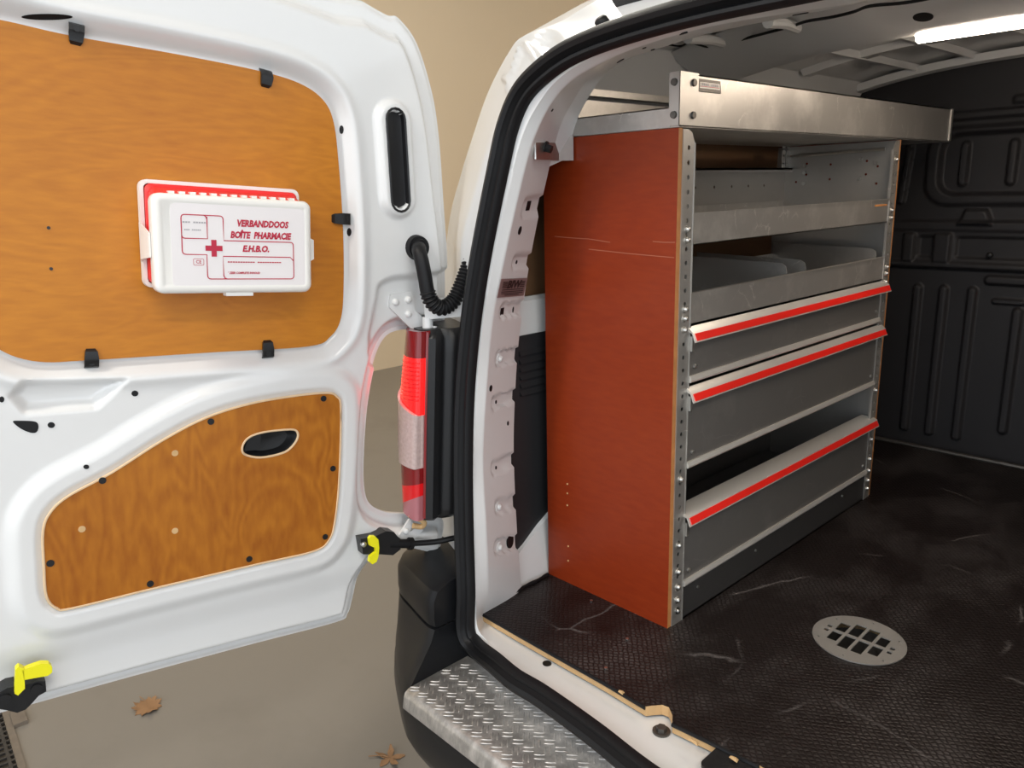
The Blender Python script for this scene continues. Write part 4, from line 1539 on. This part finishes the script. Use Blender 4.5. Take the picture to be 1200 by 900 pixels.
# body side of the upper hinge
pa = onX((506, 368), -1.262); pb = onX((527, 392), -1.262)
mb = MB()
mb.loft([[(-1.272, pa[1] - 0.01, 0.648), (-1.215, pa[1] + 0.055, 0.652), (-1.215, pa[1] + 0.075, 0.652), (-1.29, pa[1] + 0.02, 0.648)],
         [(-1.272, pa[1] - 0.012, 0.686), (-1.215, pa[1] + 0.055, 0.692), (-1.215, pa[1] + 0.075, 0.692), (-1.29, pa[1] + 0.02, 0.686)]])
link('hinge_bracket', mb.mesh('hinge_bracket', 'white_paint', recalc=True), VAN)
# body pillar behind lamp and hinge, below lamp
mb = MB()
mb.loft([[(-1.40, 1.06 + 0.088 * z, z), (-1.26, 1.005 + 0.06 * z, z), (-1.20, 0.985 + 0.075 * z, z), (-1.205, 0.99 + 0.08 * z, z), (-1.26, 1.1 + 0.088 * z, z)] for z in (-0.1, 0.1, 0.22, 0.5, 0.8)], closed=False)
link('rear_pillar', mb.mesh('rear_pillar', 'white_paint', recalc=True), VAN)
# lower hinge and check strap
hz2 = -0.012
hp = [(466, 626), (478, 607), (482, 612), (478, 622), (488, 616), (494, 620), (486, 628), (480, 634), (478, 640), (466, 638)]
mb = MB(); mb.plate(dls(hp, hz2), [], 0.006, Matrix.Translation((0, 0, -0.004)))
dchild('hinge_leaf', mb.mesh('hinge_leaf', 'white_paint'))
q = dl((475, 622), -0.004)
mb = MB(); mb.cyl((*q, -0.004), (*q, 0.002), 0.007, 0.006, n=14, dome=0.002)
dchild('hinge_bolt', mb.mesh('hinge_bolt', 'white_paint'))
pts = catmull([onpl(p, n_d, DP + n_d * d) for p, d in (((479, 603), 0.012), (488, 606) and ((489, 607), 0.02), ((497, 612), 0.02), ((494, 617), 0.012), ((484, 616), 0.008))], 5)
mb = MB(); mb.tube(pts, 0.006, 10)
link('lamp_loom', mb.mesh('lamp_loom', 'ply_edge'), VAN)
# strap catch
mb = MB()
blk = [(419, 629), (436, 626), (449, 620), (458, 621), (462, 626), (466, 629), (462, 634), (466, 641), (457, 648), (442, 647), (422, 647)]
zt = dhit((425, 640))[2]
mb.loft([[(*dl(p, zt + 0.01), z) for p in blk[::-1]] for z in (zt - 0.004, zt + 0.020, zt + 0.024)])
CK = dchild('check_catch', mb.mesh('check_catch', 'black_plastic', 30, recalc=True))
q = dl((425, 637), zt + 0.02)
mb = MB(); mb.cyl((*q, zt + 0.020), (*q, zt + 0.027), 0.0055, n=12, dome=0.002)
dchild('catch_bolt', mb.mesh('catch_bolt', 'zinc'))
pts = [np.array(onpl(p, n_d, DP + n_d * d)) for p, d in (((456, 637), zt + 0.016), ((480, 637), zt + 0.018), ((510, 635), zt + 0.03), ((530, 631), zt + 0.045), ((552, 627), zt + 0.06))]
mb = MB(); mb.tube(catmull(pts, 5), 0.0062, 10); mb.tube(catmull(pts[:2], 4), 0.010, 12)
mb.cyl(pts[1] - (pts[1] - pts[0]) * 0.05, pts[1] + (pts[1] - pts[0]) * 0.12, 0.0135, n=14)
link('check_strap', mb.mesh('check_strap', 'rubber'), VAN)
mb = MB()
mb.plate(dls([(432, 631), (434, 628), (439, 628), (443, 632), (444, 642), (443, 652), (441, 658), (436, 661), (432, 658), (433, 652), (437, 649), (440, 647), (440, 641), (437, 641), (433, 639)], zt + 0.03),
         [], 0.008, Matrix.Translation((0, 0, zt + 0.032)))
dchild('catch_release', mb.mesh('catch_release', 'yellow_plastic'), 'yellow release clip')
# lower latch with yellow lever
zt = -0.006
lat = [(-4, 812), (8, 805), (18, 803), (20, 809), (28, 802), (45, 797), (53, 797), (54, 809), (45, 814), (38, 822), (30, 830), (20, 834), (8, 831), (-4, 829)]
mb = MB(); mb.loft([[(*dl(p, zt + 0.02), z) for p in lat] for z in (zt - 0.012, zt + 0.024)])
lo_ = mb.mesh('door_latch', 'black_plastic', 30, recalc=True)
dchild('door_latch', lo_)
for p in ((6, 819), (43, 807)):
    q = dl(p, zt + 0.025)
    mb = MB(); mb.cyl((*q, zt + 0.020), (*q, zt + 0.028), 0.0085, n=14)
    dchild('latch_boss', mb.mesh('latch_boss', 'black_plastic'))
mb = MB()
for lv in ([(18, 784), (22, 780), (28, 783), (29, 806), (21, 814), (17, 812)], [(26, 785), (36, 781), (48, 777), (57, 777), (61, 781), (61, 787), (56, 791), (44, 793), (28, 796)]):
    mb.loft([[(*dl(p, zt + 0.03), z) for p in lv] for z in (zt + 0.02, zt + 0.030, zt + 0.033)])
dchild('latch_lever', mb.mesh('latch_lever', 'yellow_plastic', 30, recalc=True), 'bright yellow lever')

# ================================================================== FIRST AID BOX
kx0, kx1, ky0, ky1 = -0.531, -0.272, 0.311, 0.468
KM = DM @ Matrix.Translation((kx0, ky0, -0.0155))
KIT = root('first_aid_box', (0, 0, 0), 'white and red first-aid box hung on the upper wooden door panel', 'first-aid box', mat=KM)
W_, H_ = kx1 - kx0, ky1 - ky0


def kpart(name, mb, mat, label=None, sharp=35):
    o = link(name, mb.mesh(name, mat, sharp, recalc=True), KIT, keep=False)
    if label:
        tag(o, label=label)
    return o


ins = lambda a, z, r=0.014, ox=0, oy=0: [(x + ox, y + oy, z) for x, y in rrect(a, a, W_ - a, H_ - a, max(r - a, 0.003))]
mb = MB()
mb.plate(rrect(-0.004, 0.006, W_ + 0.002, H_ + 0.022, 0.012), [rrect(0.002, 0.012, W_ - 0.004, H_ + 0.016, 0.008)], 0.016, Matrix.Translation((0, 0, 0.017)))
mb.plate(rrect(-0.003, 0.007, W_ + 0.001, H_ + 0.021, 0.011), [], 0.003, Matrix.Translation((0, 0, 0.0035)))
for k in range(9):       # small ribs of the frame
    yk = 0.018 + k * (H_ - 0.01) / 8.5
    mb.box((-0.0022, yk - 0.001, 0.003), (0.0058, yk + 0.001, 0.012))
kpart('wall_bracket', mb, 'kit_white', 'white plastic wall bracket')
mb = MB()
RR = lambda x0, y0, x1, y1, z, r=0.010: [(x, y, z) for x, y in rrect(x0, y0, x1, y1, r)]
mb.loft([RR(0.003, 0.012, W_ - 0.005, H_ + 0.0155, 0.004), RR(0.003, 0.012, W_ - 0.005, H_ + 0.0155, 0.024), RR(0.006, 0.008, W_ - 0.007, H_ + 0.010, 0.028),
         RR(0.006, 0.004, W_ - 0.006, H_ + 0.002, 0.052), RR(0.007, 0.004, W_ - 0.007, H_ - 0.001, 0.060)])
BOXR = kpart('box_body', mb, 'kit_red', 'red lower half of the box')
mb = MB()
for k in range(13):
    xk = 0.03 + k * 0.0165
    mb.box((xk, H_ - 0.012, 0.040), (xk + 0.009, H_ + 0.0045, 0.058))
kpart('hinge_teeth', mb, 'kit_white')
mb = MB()
mb.loft([ins(0.003, 0.050), ins(0.0, 0.053), ins(0.0, 0.073), ins(0.002, 0.0775), ins(0.006, 0.0795), ins(0.012, 0.0795), ins(0.0145, 0.0783)])
kpart('lid', mb, 'kit_white', 'white lid', 50)
mb = MB()
mb.plate(rrect(0.026, 0.010, W_ - 0.012, H_ - 0.014, 0.010), [], 0.0006, Matrix.Translation((0, 0, 0.0790)))
kpart('label_sheet', mb, 'kit_label')
mb = MB()
mb.loft([[(W_ - 0.001, 0.055, 0.056), (W_ - 0.001, 0.094, 0.056), (W_ - 0.001, 0.094, 0.076), (W_ - 0.001, 0.055, 0.076)],
         [(W_ + 0.006, 0.058, 0.060), (W_ + 0.006, 0.091, 0.060), (W_ + 0.006, 0.091, 0.073), (W_ + 0.006, 0.058, 0.073)]])
kpart('lid_catch', mb, 'kit_white')
mb = MB(); mb.box((0.11, -0.005, 0.058), (0.155, 0.002, 0.075))
kpart('lid_catch', mb, 'kit_white')
mb = MB()   # strap arm on the hinge side
mb.loft([[(-0.0045, H_ * 0.70, 0.012), (-0.0045, H_ * 0.30, 0.012), (-0.0065, H_ * 0.30, 0.012), (-0.0065, H_ * 0.70, 0.012)],
         [(-0.0045, H_ * 0.70, 0.020), (-0.0045, H_ * 0.33, 0.020), (-0.0075, H_ * 0.33, 0.020), (-0.0075, H_ * 0.70, 0.020)],
         [(-0.0005, H_ * 0.60, 0.062), (-0.0005, H_ * 0.36, 0.062), (-0.0035, H_ * 0.36, 0.062), (-0.0035, H_ * 0.60, 0.062)]])
kpart('side_strap', mb, 'kit_white')

# print on the lid: corners taken from the photo relative to the sheet
FZ = 0.0798
c00 = np.array([178, 346.]); c10 = np.array([357, 344.]); c11 = np.array([368, 237.]); c01 = np.array([181, 225.])


def kp(p):
    w_ = dl(p, 0.065)
    return (w_[0] - kx0, w_[1] - ky0)


def arc(pts_r):
    """polyline with rounded corners: list of (x, y, radius)"""
    out = []
    n = len(pts_r)
    for i in range(n):
        x, y, r = pts_r[i]
        if r == 0 or i in (0, n - 1) and pts_r[0][:2] != pts_r[-1][:2]:
            out.append((x, y)); continue
        a = np.array(pts_r[i - 1 if i > 0 else n - 2][:2]); b = np.array(pts_r[(i + 1) % n if i < n - 1 else 1][:2]); c = np.array([x, y])
        d1 = (a - c) / np.linalg.norm(a - c); d2 = (b - c) / np.linalg.norm(b - c)
        p1 = c + d1 * r; p2 = c + d2 * r
        for t in np.linspace(0, 1, 6):
            out.append(tuple((1 - t) ** 2 * p1 + 2 * t * (1 - t) * c + t * t * p2))
    return out


pl_, pt_ = kp((212, 251)); pr_, _t = kp((263, 255)); pr2, _t = kp((344, 290))
yb = kp((240, 327))[1]; ya1 = kp((300, 283))[1]; ya2 = kp((300, 301))[1]; yl2 = kp((212, 298))[1]; yl1 = kp((212, 279))[1]
xa = kp((243, 270))[0]; xb_ = kp((243, 310))[0]; xc_ = kp((262, 310))[0]; xd = kp((262, 270))[0]
mb = MB()
rr_ = 0.006
outl = [(pl_, pt_, rr_), (xd, pt_, rr_), (xd, ya1, 0), (pr2, ya1, rr_), (pr2, yb, rr_), (xb_, yb, rr_), (xb_, yl2, 0), (pl_, yl2, rr_), (pl_, pt_, rr_)]
strip(mb, arc(outl)[:-6] + [arc(outl)[-6]], 0.0016, FZ)
strip(mb, arc([(pl_, yl1 + 0.006, 0), (pl_ + 0.0001, yl1, 0.005), (xa, yl1, 0), (xa, pt_ - 0.002, 0)]), 0.0016, FZ)
strip(mb, [(xa, pt_ - 0.006), (xa - 0.002, pt_ - 0.0015), (xa - 0.005, pt_)], 0.0016, FZ)
strip(mb, arc([(xc_, yb + 0.004, 0), (xc_, ya2, 0), (pr2 - 0.006, ya2, 0), (pr2, ya2 - 0.006, 0)]), 0.0016, FZ)
strip(mb, [(xc_, yb + 0.006), (xc_ + 0.002, yb + 0.0015), (xc_ + 0.006, yb)], 0.0016, FZ)
cx, cy = kp((251, 291)); a = 0.0135; b_ = 0.0042
for q in ([(cx - a, cy - b_), (cx + a, cy - b_), (cx + a, cy + b_), (cx - a, cy + b_)],
          [(cx - b_, cy + b_), (cx + b_, cy + b_), (cx + b_, cy + a), (cx - b_, cy + a)],
          [(cx - b_, cy - a), (cx + b_, cy - a), (cx + b_, cy - b_), (cx - b_, cy - b_)]):
    mb.plate(q, [], 0, Matrix.Translation((0, 0, FZ)))
# the two lines too small to read
x, y = kp((267, 307)); x2, _y = kp((330, 309))
for i in range(22):
    xx = x + (x2 - x) * i / 22
    if i in (11,):
        continue
    mb.plate([(xx, y - 0.0009), (xx + (x2 - x) / 26, y - 0.0009), (xx + (x2 - x) / 26, y + 0.0009), (xx, y + 0.0009)], [], 0, Matrix.Translation((0, 0, FZ)))
kpart('red_print', mb, 'print_red')


def ktext(s, p, size, mat='print_red', bold=0.0, shear=0.22, sx=0.9, align='CENTER', spacing=1.0):
    me = text_mesh('lid_text', s, size, mat, bold, shear, sx, align, spacing)
    x, y = kp(p)
    me.transform(Matrix.Translation((x, y, FZ)))
    link('lid_text', me, KIT, keep=False)


ktext('VERBANDDOOS', (308, 263), 0.0148, bold=0.0007, sx=0.80)
ktext('BOÎTE  PHARMACIE', (306, 276.5), 0.0148, bold=0.0007, sx=0.79)
ktext('E.H.B.O.', (300, 292), 0.0140, bold=0.0007, sx=0.92)
ktext('* ZEER COMPLETE INHOUD', (286, 320), 0.0048, bold=0.0002, sx=0.9)
ktext('C€'.replace('€', 'E'), (233, 307), 0.0075, bold=0.0001, shear=0, sx=0.95)
mb = MB()
x, y = kp((233, 307))
strip(mb, rrect(x - 0.008, y - 0.0052, x + 0.008, y + 0.0052, 0.002), 0.0007, FZ, closed=True)
kpart('mark_frame', mb, 'print_red')
mb = MB()
for (pa_, pb_, hh) in (((214, 260), (242, 262), 0.0012), ((216, 269), (236, 271), 0.001)):
    xa_, y_ = kp(pa_); xb2, _y = kp(pb_)
    n = 9
    for i in range(n):
        if i == 3:
            continue
        xx = xa_ + (xb2 - xa_) * i / n
        mb.plate([(xx, y_ - hh), (xx + (xb2 - xa_) / n * 0.8, y_ - hh), (xx + (xb2 - xa_) / n * 0.8, y_ + hh), (xx, y_ + hh)], [], 0, Matrix.Translation((0, 0, FZ)))
kpart('grey_print', mb, 'print_grey')

# ================================================================== SHELVING UNIT
XF, XB = -0.849, -1.165          # front face and inner back
Y0, Y1 = 1.213, 2.213
SH = root('shelving_unit', (-1.02, 1.7, 0), 'aluminium van shelving unit with red-edged flap bins between red-brown side boards', 'shelving')


def sp(name, mb, mat, parent=None, label=None, sharp=35, recalc=True):
    o = link(name, mb.mesh(name, mat, sharp, recalc=recalc), parent or SH, keep=parent is None)
    if label:
        tag(o, label=label)
    return o


# side boards (slanted back edge at the top)
for y, nm in ((Y0, 'near'), (Y1 - 0.012, 'far')):
    mb = MB()
    outl = [(-1.197, 0.0), (-0.851, 0.0), (-0.851, 1.0), (-1.19, 1.0)]
    FM = Matrix(((1, 0, 0, 0), (0, 0, -1, y), (0, 1, 0, 0), (0, 0, 0, 1)))
    mb.plate(outl, [], 0.012, FM)
    me = mb.mesh('side_board', ['shelf_ply', 'shelf_ply_edge'], 30)
    bm = bmesh.new(); bm.from_mesh(me); bmesh.ops.recalc_face_normals(bm, faces=bm.faces); bm.to_mesh(me); bm.free()
    me.polygons.foreach_set('material_index', [1 if abs(p.normal.y) < 0.5 else 0 for p in me.polygons])
    SB = link('side_board', me, SH)
    tag(SB, label='red-brown coated plywood side board')
    if nm == 'near':
        for pts_ in (((650, 277), (672, 279), (690, 280), (715, 284)), ((765, 283), (778, 284), (791, 284)), ((690, 292), (735, 297), (790, 302))):
            P_ = [onY(p, Y0 - 0.0003) for p in pts_]
            mb = MB(); mb.loft([[(q[0], q[1], q[2] - 0.0009), (q[0], q[1] - 0.0002, q[2]), (q[0], q[1], q[2] + 0.0009)] for q in P_])
            sp('scratch', mb, 'scratch_pale', SB)
        for p in ((665, 567), (665, 578), (665, 592), (666, 640), (666, 657)):
            q = onY(p, Y0 - 0.0005)
            mb = MB(); mb.cyl(q, q + np.array([0, -0.001, 0]), 0.0022, n=8)
            sp('nail_hole', mb, 'ply_edge', SB)
# perforated angle posts
for (ya, yb_, nm) in ((Y0 + 0.012, Y0 + 0.048, 'near'), (Y1 - 0.048, Y1 - 0.012, 'far')):
    mb = MB()
    FM = Matrix(((0, 0, 1, XF), (1, 0, 0, 0), (0, 1, 0, 0), (0, 0, 0, 1)))
    yc = (ya + yb_) / 2
    hs = [circ(yc, 0.03 + 0.026 * k, 0.0044, 8) for k in range(37)]
    oc = rrect(ya, 0.0, yb_, 0.998, 0.003)
    oc = [(ya, 0.0), (yb_, 0.0), (yb_, 0.975), (yb_ - 0.008, 0.992), (yb_ - 0.02, 0.998), (ya, 0.998)] if nm == 'near' else [(ya, 0), (yb_, 0), (yb_, 0.998), (ya + 0.02, 0.998), (ya + 0.008, 0.992), (ya, 0.975)]
    mb.plate(oc, hs, 0.002, FM)
    yy = Y0 + 0.012 if nm == 'near' else Y1 - 0.014
    mb.box((XF - 0.04, yy, 0.0), (XF - 0.002, yy + 0.002, 0.99))
    PO = sp('corner_post', mb, 'alu', label='perforated aluminium corner post')
    for z in (0.82, 0.80, 0.67, 0.652, 0.63, 0.325, 0.18, 0.12, 0.085, 0.055, 0.03, 0.95 if nm == 'far' else 0.03):
        mb = MB(); mb.cyl((XF, yc, z), (XF + 0.002, yc, z), 0.0075, n=14); mb.cyl((XF + 0.002, yc, z), (XF + 0.006, yc, z), 0.005, 0.0042, n=10, dome=0.0015)
        sp('post_bolt', mb, 'zinc', PO)
    # folded inner edge of the post catching the light
    ye = yb_ if nm == 'near' else ya - 0.0015
    mb = MB(); mb.box((XF - 0.005, ye, 0.0), (XF + 0.0015, ye + 0.0018, 0.975))
    sp('post_fold', mb, 'alu', PO)
YI0, YI1 = Y0 + 0.05, Y1 - 0.05
# inner far side sheet, back sheets
mb = MB()
FM = Matrix(((1, 0, 0, 0), (0, 0, -1, Y1 - 0.016), (0, 1, 0, 0), (0, 0, 0, 1)))
hs = [circ(x, z, 0.0035, 8) for x, z in ((-1.10, 0.95), (-1.10, 0.92), (-1.03, 0.945), (-1.03, 0.905), (-0.93, 0.95), (-0.93, 0.915), (-0.90, 0.935), (-0.90, 0.89), (-1.13, 0.90))]
mb.plate([(-1.197, 0.0), (XF - 0.004, 0.0), (XF - 0.004, 0.9985), (-1.19, 0.9985), (-1.197, 0.78)], hs, 0.0015, FM)
SS = sp('side_sheet', mb, 'alu_dull', label='aluminium inner side sheet')
for x, z in ((-0.945, 0.955), (-0.945, 0.905), (-0.905, 0.945), (-1.105, 0.945), (-1.105, 0.925), (-1.105, 0.895)):
    mb = MB(); mb.cyl((x, Y1 - 0.018, z), (x, Y1 - 0.021, z), 0.005, n=10, dome=-0.0)
    sp('sheet_rivet', mb, 'zinc', SS)
mb = MB(); mb.box((XB, Y0 + 0.012, 0.0), (XF - 0.04, Y0 + 0.0135, 0.99))
sp('side_sheet', mb, 'alu_dull')
FMB = Matrix(((0, 0, 1, XB), (1, 0, 0, 0), (0, 1, 0, 0), (0, 0, 0, 1)))
mb = MB()
mb.plate([(Y0 + 0.014, 0.77), (Y1 - 0.016, 0.77), (Y1 - 0.016, 0.935), (Y0 + 0.014, 0.935)], [circ(1.40 + 0.085 * k, 0.893, 0.004, 8) for k in range(9)], 0.002, FMB)
mb.box((XB, Y0 + 0.014, 0.935), (XB + 0.022, Y1 - 0.016, 0.940))
mb.box((XB + 0.020, Y0 + 0.014, 0.928), (XB + 0.022, Y1 - 0.016, 0.940))
BK = sp('back_sheet', mb, 'alu_dull', label='perforated aluminium back sheet')
mb = MB(); mb.box((XB - 0.002, Y0 + 0.014, 0.02), (XB, Y1 - 0.016, 0.62))
sp('back_sheet', mb, 'alu_dark')
# rear corner brackets
for z0 in (0.945, 1.0):
    mb = MB()
    mb.plate(rrect(2.155, z0 - 0.005, 2.175, z0 + 0.045, 0.006), [circ(2.165, z0 + 0.008, 0.003, 8), circ(2.165, z0 + 0.03, 0.003, 8)], 0.002, Matrix(((0, 0, 1, XB + 0.01), (1, 0, 0, 0), (0, 1, 0, 0), (0, 0, 0, 1))))
    mb.plate(rrect(2.180, z0 - 0.005, 2.197, z0 + 0.045, 0.006), [circ(2.1885, z0 + 0.008, 0.003, 8), circ(2.1885, z0 + 0.03, 0.003, 8)], 0.002, Matrix(((0, 0, 1, XB + 0.01), (1, 0, 0, 0), (0, 1, 0, 0), (0, 0, 0, 1))))
    sp('corner_bracket', mb, 'alu')
mb = MB(); mb.cyl((XB + 0.02, 2.185, 0.972), (XF - 0.03, 2.185, 0.978), 0.004, n=8)
sp('tie_rod', mb, 'zinc')


def tray(z0, z1, lip_mat='alu', nm='shelf_tray', label=None):
    mb = MB()
    t = 0.0018
    mb.box((XB + 0.004, YI0, z0), (XF, YI1, z0 + t))
    mb.box((XF - t, YI0, z0), (XF, YI1, z1 - 0.002))
    mb.box((XF - 0.009, YI0, z1 - 0.003), (XF + 0.001, YI1, z1))
    mb.box((XB + 0.004, YI0, z0), (XB + 0.006, YI1, z1))
    o = sp(nm, mb, lip_mat, label=label)
    mb = MB(); mb.box((XF - 0.009, YI0, z1), (XF + 0.0015, YI1, z1 + 0.0018))
    sp('lip_edge', mb, 'alu', o)
    return o


T1 = tray(0.790, 0.848, label='upper aluminium shelf tray with scratched front lip')
mb = MB(); mb.box((XF + 0.0001, 2.075, 0.833), (XF + 0.0008, 2.15, 0.8375))
sp('lip_slot', mb, 'shelf_ply_edge', T1)
T2 = tray(0.638, 0.697, label='second aluminium shelf tray with dividers')
for y in (1.655, 1.745, 2.14):
    mb = MB()
    FM = Matrix(((1, 0, 0, 0), (0, 0, -1, y), (0, 1, 0, 0), (0, 0, 0, 1)))
    mb.plate([(XB + 0.006, 0.640), (XF - 0.012, 0.640), (XF - 0.012, 0.705), (XF - 0.015, 0.716), (XF - 0.026, 0.722), (XB + 0.006, 0.730)], [], 0.0016, FM)
    sp('divider', mb, 'alu', T2)
# flap bins
for z0, z1, zr, open_top in ((0.522, 0.605, 0.624, False), (0.343, 0.484, 0.503, False), (0.079, 0.214, 0.236, True)):
    mb = MB()
    mb.box((XF - 0.004, YI0 + 0.001, z0 + 0.010), (XF - 0.001, YI1 - 0.001, z1 + 0.012))
    mb.box((XB + 0.006, YI0, z0), (XF - 0.004, YI1, z0 + 0.002))
    BN = sp('flap_bin', mb, 'alu_dark', label='dark grey flap bin with red handle strip')
    mb = MB(); mb.loft([[(XF - 0.003, y, z0), (XF + 0.004, y, z0), (XF + 0.006, y, z0 + 0.004), (XF + 0.003, y, z0 + 0.013), (XF - 0.003, y, z0 + 0.013)] for y in (YI0, YI1)])
    sp('bottom_rail', mb, 'alu_bright', BN)
    # handle profile: flat top, then sloping face carrying the red strip
    depth = 0.034 if open_top else 0.006
    zt = zr + (0.004 if open_top else 0.0)
    sec = [(XF - depth, zt + 0.006), (XF - 0.002, zt + (0.005 if open_top else 0.010)), (XF + 0.010, zt + 0.000), (XF + 0.018, zt - 0.019), (XF + 0.0155, zt - 0.0195), (XF + 0.008, zt - 0.002), (XF - depth, zt + 0.003)]
    ya, yb_ = (YI0 - 0.006, YI1 + 0.024)
    mb = MB(); mb.loft([[(x, y, z) for x, z in sec] for y in (ya, yb_)])
    sp('handle_rail', mb, 'alu_bright', BN)
    a = np.array([XF + 0.010, zt + 0.000]); b = np.array([XF + 0.018, zt - 0.019])
    d = b - a; nrm = np.array([-d[1], d[0]]); nrm = nrm / np.linalg.norm(nrm)
    if nrm[0] < 0:
        nrm = -nrm
    pA = a + d * 0.14; pB = a + d * 0.86
    sec = [pA, pA + nrm * 0.0016, pB + nrm * 0.0016, pB]
    mb = MB(); mb.loft([[(x, y, z) for x, z in sec] for y in (ya + 0.006, yb_ - 0.004)])
    sp('red_strip', mb, 'red_tape', BN, 'bright red handle strip')
    for y in (YI0 + 0.02, YI1 - 0.02):
        mb = MB(); mb.cyl((XF - 0.001, y, z0 + 0.03), (XF + 0.002, y, z0 + 0.03), 0.0045, n=10, dome=0.001)
        sp('rivet', mb, 'zinc', BN)
    mb = MB(); mb.box((XF - 0.004, YI0 + 0.0, z1 - 0.02), (XF + 0.006, YI0 + 0.006, z1 + 0.01))
    sp('end_stop', mb, 'zinc', BN)
mb = MB(); mb.box((XB, Y0 + 0.049, 0.0), (XF - 0.001, Y1 - 0.049, 0.004)); mb.box((XF - 0.004, Y0 + 0.049, 0.0), (XF - 0.001, Y1 - 0.049, 0.080))
PLI = sp('plinth', mb, 'plinth_dark', label='scratched dark base plinth')
for y in (1.32, 1.56, 2.02):
    mb = MB(); mb.cyl((XF - 0.001, y, 0.055), (XF + 0.0015, y, 0.055), 0.0035, n=8)
    sp('plinth_screw', mb, 'zinc', PLI)

# top tray
Ye = 2.563
mb = MB()
mb.box((-1.10, Y0, 1.001), (XF, Ye, 1.004))
TT = sp('top_tray', mb, 'alu', label='long aluminium top tray')
mb = MB(); mb.box((XF - 0.0025, Y0, 1.002), (XF, Ye, 1.092)); mb.box((XF - 0.012, Y0, 1.0895), (XF, Ye, 1.092))
sp('front_fascia', mb, 'alu', TT, 'scratched aluminium front fascia')
mb = MB()      # corner angle at the near end
mb.box((XF - 0.021, Y0 - 0.0045, 1.004), (XF + 0.002, Y0 - 0.0015, 1.094)); mb.box((XF + 0.0002, Y0 - 0.0045, 1.004), (XF + 0.0022, Y0 + 0.052, 1.094))
sp('corner_angle', mb, 'alu', TT)
for z in (1.022, 1.077):
    for (q0_, q1_) in (((XF - 0.010, Y0 - 0.0045, z), (XF - 0.010, Y0 - 0.0085, z)), ((XF + 0.002, Y0 + 0.036, z), (XF + 0.006, Y0 + 0.036, z))):
        mb = MB(); mb.cyl(q0_, q1_, 0.0068, 0.006, n=14)
        BO = sp('angle_bolt', mb, 'steel_dark', TT)
mb = MB(); mb.box((-1.19, Y0 - 0.002, 1.002), (XF - 0.02, Y0 + 0.001, 1.036)); mb.box((-1.19, Y0 - 0.002, 1.034), (XF - 0.02, Y0 + 0.012, 1.036))
sp('end_lip', mb, 'alu', TT)
mb = MB(); mb.box((-1.178, Y0, 1.02), (-1.175, Ye, 1.084)); mb.box((-1.19, Y0, 1.092), (-1.165, Ye, 1.106)); mb.box((-1.178, Y0, 1.001), (-1.09, Ye, 1.004))
sp('back_rail', mb, 'alu', TT)
mb = MB(); mb.box((-1.178, Ye - 0.003, 1.004), (XF, Ye, 1.05)); mb.box((XF - 0.002, Ye - 0.012, 1.004), (XF + 0.0025, Ye + 0.002, 1.093))
sp('far_end', mb, 'alu', TT)
for z in (1.02, 1.078):
    mb = MB(); mb.cyl((XF - 0.008, Ye + 0.001, z), (XF - 0.008, Ye + 0.007, z), 0.007, n=10)
    sp('angle_bolt', mb, 'zinc', TT)
# maker's plate on the fascia
SMt = Matrix(((0, 0, 1, XF + 0.0024), (1, 0, 0, Y0 + 0.086), (0, 1, 0, 1.0745), (0, 0, 0, 1)))
mb = MB(); mb.plate([(-0.034, -0.0105), (0.040, -0.0105), (0.036, 0.0105), (-0.034, 0.0105)], [], 0.0022, SMt)
BAD = sp('maker_plate', mb, 'steel_dark', TT, 'small maker plate')
mb = MB(); mb.plate([(-0.031, -0.005), (0.035, -0.005), (0.033, 0.0055), (-0.031, 0.0055)], [], 0, SMt @ Matrix.Translation((0, 0, 0.0004)))
sp('plate_field', mb, 'sticker_silver', TT, recalc=False)
mb = MB()
for i in range(9):
    if i == 4:
        continue
    x = -0.026 + 0.0062 * i
    mb.plate([(x, -0.0005), (x + 0.004, -0.0005), (x + 0.0045, 0.0038), (x + 0.0005, 0.0038)], [], 0, SMt @ Matrix.Translation((0, 0, 0.0007)))
sp('plate_lettering', mb, 'print_grey', TT, recalc=False)
mb = MB(); mb.plate([(-0.030, -0.0024), (0.032, -0.0024), (0.032, -0.0014), (-0.030, -0.0014)], [], 0, SMt @ Matrix.Translation((0, 0, 0.0007)))
sp('plate_line', mb, 'print_red', TT, recalc=False)

# bracket that ties the unit to the pillar
q, n_ = hit((637, 172), BODY2)
zc = q[2]
pb = np.array([-1.115, Y0, 0])
mb = MB()
zA, zB = zc - 0.024, zc + 0.024
b0 = q + n_ * 0.003
p1 = onpl((628, 172), n_, b0); p2 = onpl((655, 173), n_, b0)
p3 = onY((672, 174), Y0 - 0.004)
L0 = [p1, p2, p3]
mb = MB()
loopz = lambda z: [(p[0], p[1], z) for p in L0] + [(p[0] - n_[0] * 0.003 - 0.0 , p[1] - n_[1] * 0.003, z) for p in L0[::-1]]
mb.loft([loopz(zA), loopz(zB)])
BR = sp('pillar_bracket', mb, 'zinc', label='bent zinc bracket bolted to the pillar')
mb = MB(); mb.cyl(b0, b0 + n_ * 0.003, 0.012, n=18); mb.cyl(b0 + n_ * 0.003, b0 + n_ * 0.014, 0.0085, 0.008, n=6)
sp('bracket_bolt', mb, 'black_plastic', BR)
bpy.context.view_layer.update()
